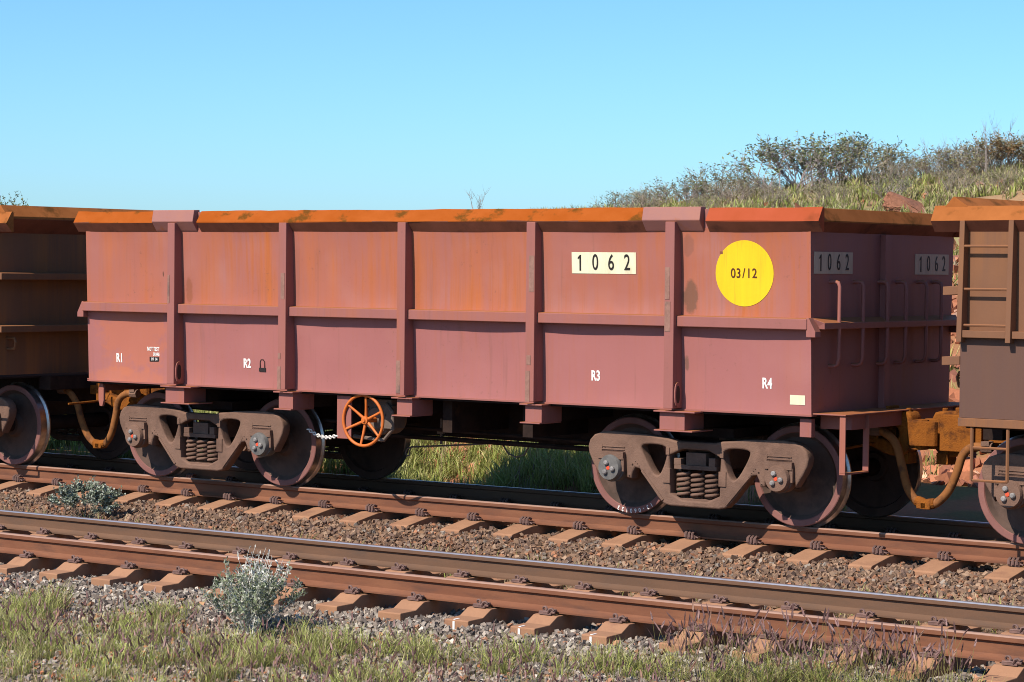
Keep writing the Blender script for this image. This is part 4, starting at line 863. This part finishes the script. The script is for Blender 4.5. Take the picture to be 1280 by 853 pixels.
def shrub(seed, H, W, nst, leafn, leafcol, leafw, twigcol, dens=1.0, leaflen=2.2, upright=.5, levels=3, low=0.0):
    """twiggy shrub around the origin: stems that fork, tapered, with leaves along the outer twigs"""
    r = random.Random(seed); segs = []; tips = []
    def grow(p, d, L, rad, lv):
        pts = [p]; q = p.copy(); dd = d.copy()
        for k in range(4):
            dd = (dd + Vector((r.uniform(-.25, .25), r.uniform(-.25, .25), r.uniform(-.08, .2)))).normalized(); q = q + dd * (L / 4); pts.append(q.copy())
        segs.append((pts, [rad * (1 - .18 * k) for k in range(5)]))
        if lv <= low: tips.append(pts)
        if lv == 0: return
        for k in range(r.choice((3, 4)) if lv > 1 else r.choice((3, 4, 5))):
            b = pts[r.choice((2, 3, 4, 4))]; nd = (dd + Vector((r.uniform(-1, 1), r.uniform(-1, 1), r.uniform(-.35, .8))) * .8).normalized()
            grow(b.copy(), nd, L * r.uniform(.5, .8), rad * .55, lv - 1)
    for k in range(nst):
        a = r.uniform(0, 2 * PI); t = r.random() ** .6
        grow(Vector((math.cos(a) * .06 * W, math.sin(a) * .06 * W, 0)), Vector((math.cos(a) * W * t, math.sin(a) * W * t, H * upright * 2)).normalized(), H * .5, .012 * H, levels - 1)
    b = MB(); V = []; F = []
    for pts, rs in segs: b.tube(pts, rs, 3)
    tw = np.array(b.v); zz = tw[:, 2].max(); 
    tfs = []
    for f in b.f:
        for q in range(1, len(f) - 1): tfs.append((f[0], f[q], f[q + 1]))
    tc = np.repeat(np.array([twigcol]), len(tw), 0) * rng.uniform(.7, 1.3, (len(tw), 1))
    LV = []; LC = []
    for pts in tips:
        for k in range(int(leafn * r.uniform(.6, 1.4))):
            u = r.uniform(.1, 4); i = min(3, int(u)); p = pts[i].lerp(pts[i + 1], u - i)
            d = Vector((r.gauss(0, 1), r.gauss(0, 1), r.gauss(.5, .8))).normalized(); s_ = d.cross(Vector((r.gauss(0, 1), r.gauss(0, 1), r.gauss(0, 1)))).normalized(); l = leafw * leaflen * r.uniform(.7, 1.3)
            LV += [p, p + d * l * .5 + s_ * leafw * .5, p + d * l, p + d * l * .5 - s_ * leafw * .5]
            c = r.choice(leafcol); m = r.uniform(.8, 1.2); LC += [(c[0] * m, c[1] * m, c[2] * m)] * 4
    LV = np.array([tuple(v) for v in LV]) if LV else np.zeros((0, 3)); sc = H / max(zz, LV[:, 2].max() if len(LV) else 0)
    tw *= sc; LV = LV * sc if len(LV) else LV
    n = len(LV) // 4; LT = (np.array([(0, 1, 2), (0, 2, 3)])[None] + (np.arange(n) * 4)[:, None, None]).reshape(-1, 3) if n else None
    m1 = np_mesh('branches', tw, np.array(tfs), tc, 'twig'); m2 = np_mesh('foliage', LV, LT, np.array(LC), 'leaf') if n else None
    return m1, m2
def plant(name, meshes, loc, rz, sc, label, cat, group=None):
    o = empty(name, loc); o.rotation_euler = (0, 0, rz); o.scale = sc if isinstance(sc, tuple) else (sc, sc, sc); tag(o, label, cat, group)
    link('branches', meshes[0], o)
    if meshes[1]: link('foliage', meshes[1], o)
    return o
def G(x, y): return float(gz(np.array([x]), np.array([y]))[0])
silver = shrub(3, .82, 1.0, 26, 13, [(.34, .36, .25), (.50, .50, .40), (.25, .28, .16), (.17, .20, .10)], .020, (.50, .48, .42), leaflen=2.3, upright=.42, low=2)
spikes = shrub(31, .92, .50, 9, 13, [(.74, .71, .63), (.62, .60, .52)], .018, (.62, .58, .50), leaflen=2.2, upright=.75, levels=2, low=1)
sb = plant('saltbush', silver, (2.04, -6.12, G(2.04, -6.12) - .02), .4, (.70, .70, .84), 'silvery white leaved saltbush in the foreground grass before the front track', 'shrub')
link('pale_sprigs', spikes[0], sb); link('pale_sprig_leaves', spikes[1], sb)
greyg = shrub(8, .48, .6, 16, 24, [(.24, .28, .20), (.34, .37, .28), (.46, .48, .40), (.16, .19, .12)], .022, (.20, .17, .12), leaflen=1.3, upright=.45)
plant('saltbush', greyg, (-4.05, -2.0, G(-4.05, -2.0)), 1.1, (1.15, 1.15, 1.05), 'grey green leafy bush growing in the ballast between the two tracks', 'shrub')
# skyline scrub
OL = [(.19, .21, .09), (.25, .26, .12), (.15, .16, .08)]; GRY = [(.27, .22, .20), (.22, .18, .17)]
K_olive = shrub(21, 1.0, 1.3, 17, 5, OL, .024, (.33, .27, .25), leaflen=2.0)
K_grey = shrub(22, 1.0, 1.2, 24, 3, [(.20, .19, .09), (.27, .24, .13)], .022, (.34, .275, .225), leaflen=2.2, upright=.5)
K_grey2 = shrub(23, 1.0, 1.3, 24, 3, [(.21, .21, .09), (.28, .26, .12)], .024, (.31, .25, .19), leaflen=2.2)
K_rust = shrub(24, 1.0, 1.3, 16, 9, [(.22, .12, .05), (.18, .14, .06), (.27, .15, .06)], .030, (.22, .15, .11), leaflen=2.0)
K_dead = shrub(25, 1.0, .35, 3, 0, [], .02, (.30, .25, .22), upright=.9, levels=3)
E_ = []
def sky_at(u, Y):                                       # ground position on the hill crest at bearing u, depth Y (set out from a survey of the photograph)
    v = Vector(CF) * F_PX + Vector(CR) * (u - 640); t = (Y - CAM[1]) / v.y; return CAM[0] + v.x * t
line = [(742, 21, .45, 'g'), (770, 21, .65, 'o'), (795, 20, .75, 'g'), (822, 22, .75, 'h'), (850, 20.5, .85, 'o'), (872, 21, .9, 'g'), (900, 21.5, 1.05, 'h'), (922, 19.5, .8, 'g'), (945, 21, .7, 'h'), (985, 20.5, 1.25, 'o'), (1018, 21, 1.35, 'o'), (1048, 21.5, 1.25, 'o'), (1078, 21, 1.05, 'h'), (1105, 20.5, .75, 'g'), (1130, 21.5, .70, 'h'), (1156, 21, .85, 'g'), (1178, 20.5, 1.05, 'h'), (1200, 21.5, 1.15, 'g'), (1224, 21, 1.3, 'g'), (1248, 21.5, 1.3, 'h'), (1272, 20.8, 1.0, 'r'), (1300, 21, 1.1, 'h'), (1335, 21, 1.1, 'g')]
KK = {'o': (K_olive, 'olive leaved shrub'), 'g': (K_grey, 'bare grey twiggy shrub'), 'h': (K_grey2, 'sparse grey brown shrub'), 'r': (K_rust, 'rust brown bush')}
for i, (u, Y, h, k) in enumerate(line):
    x = sky_at(u, Y); nm = KK[k][1]
    h *= .84 if u < 950 or u > 1090 else .95; h *= .88 if u > 1150 else 1.0; plant('shrub', KK[k][0], (x, Y, G(x, Y) - .05), i * 1.7, (h * 1.55, h * 1.55, h), '%s on the hill skyline, %s from the left' % (nm, ORD[i]), 'shrub', 'shrubs on the hill skyline')
for i, (u, Y, h, k) in enumerate([(880, 17.5, .45, 'h'), (960, 17, .5, 'g'), (1035, 17.8, .6, 'h'), (1110, 17.5, .55, 'o'), (1190, 18, .6, 'g'), (1255, 18, .6, 'h')]):
    x = sky_at(u, Y)
    plant('shrub', KK[k][0], (x, Y, G(x, Y) - .03), i * 2.1 + .5, (h * 1.3, h * 1.3, h), 'low %s on the hill slope below the skyline, %s from the left' % (KK[k][1], ORD[i]), 'shrub', 'low shrubs on the hill slope')
for i, (u, Y, h) in enumerate([(925, 20, .95), (1170, 20.4, .95), (1228, 20.4, 1.15), (1243, 21, 1.2)]):
    x = sky_at(u, Y); plant('dead_shrub', K_dead, (x, Y, G(x, Y)), i * 1.3, (.7, .7, h), 'tall bare grey twigs above the hill scrub, %s from the left' % ORD[i], 'shrub', 'bare twigs on the hill skyline')
x = sky_at(598, 16); plant('dead_shrub', K_dead, (x, 16, G(x, 16) - .03), .3, (.9, .9, 3.97 - G(x, 16)), 'bare dead twigs poking above the wagon top against the sky', 'shrub')
x = sky_at(641, 16); plant('shrub', K_olive, (x, 16, G(x, 16)), .3, (.6, .6, 3.50 - G(x, 16)), 'small olive shrub tip just above the wagon top beside dead twigs', 'shrub')
def tree(u, Y, ztop):
    x = sky_at(u, Y); z0 = G(x, Y); H = ztop - z0
    o = empty('tree', (x, Y, z0)); tag(o, 'small dark green tree crown above the left wagon top', 'tree')
    m = shrub(41, H, H * .4, 5, 14, [(.10, .12, .045), (.15, .17, .06), (.20, .20, .09)], .05, (.2, .16, .12), leaflen=1.6, upright=.9)
    link('trunk', m[0], o); link('crown', m[1], o)
tree(13, 40, 4.95)
# boulders
def boulder(name, loc, size, mat, label, seed, parts=5):
    r = np.random.default_rng(seed); bm = bmesh.new()
    for q in r.normal(size=(16, 3)): bm.verts.new(Vector(q / np.abs(q).max() ** .6 / 1.1 * np.array(size)))
    bmesh.ops.convex_hull(bm, input=bm.verts); bmesh.ops.delete(bm, geom=[v for v in bm.verts if not v.link_faces], context='VERTS')
    bmesh.ops.bevel(bm, geom=bm.edges[:], offset=.025, segments=1, affect='EDGES')
    bmesh.ops.subdivide_edges(bm, edges=bm.edges[:], cuts=2, use_grid_fill=True)
    for v in bm.verts: v.co += Vector(r.normal(0, .008, 3))
    me = bpy.data.meshes.new(name); bm.to_mesh(me); bm.free(); me.materials.append(MT[mat])
    return tag(link(name, me, None, loc), label, 'boulder')
x = sky_at(1131, 14.5); boulder('boulder', (x, 14.5, G(x, 14.5) + .20), (.36, .30, .27), 'rock', 'big red boulder with grey face on the hill above the wagon', 5)
x = sky_at(645, 5.9); boulder('boulder', (x, 5.9, G(x, 5.9) + .12), (.12, .12, .28), 'palerock', 'pale upright rock on the bank, seen beneath the wagon', 9)
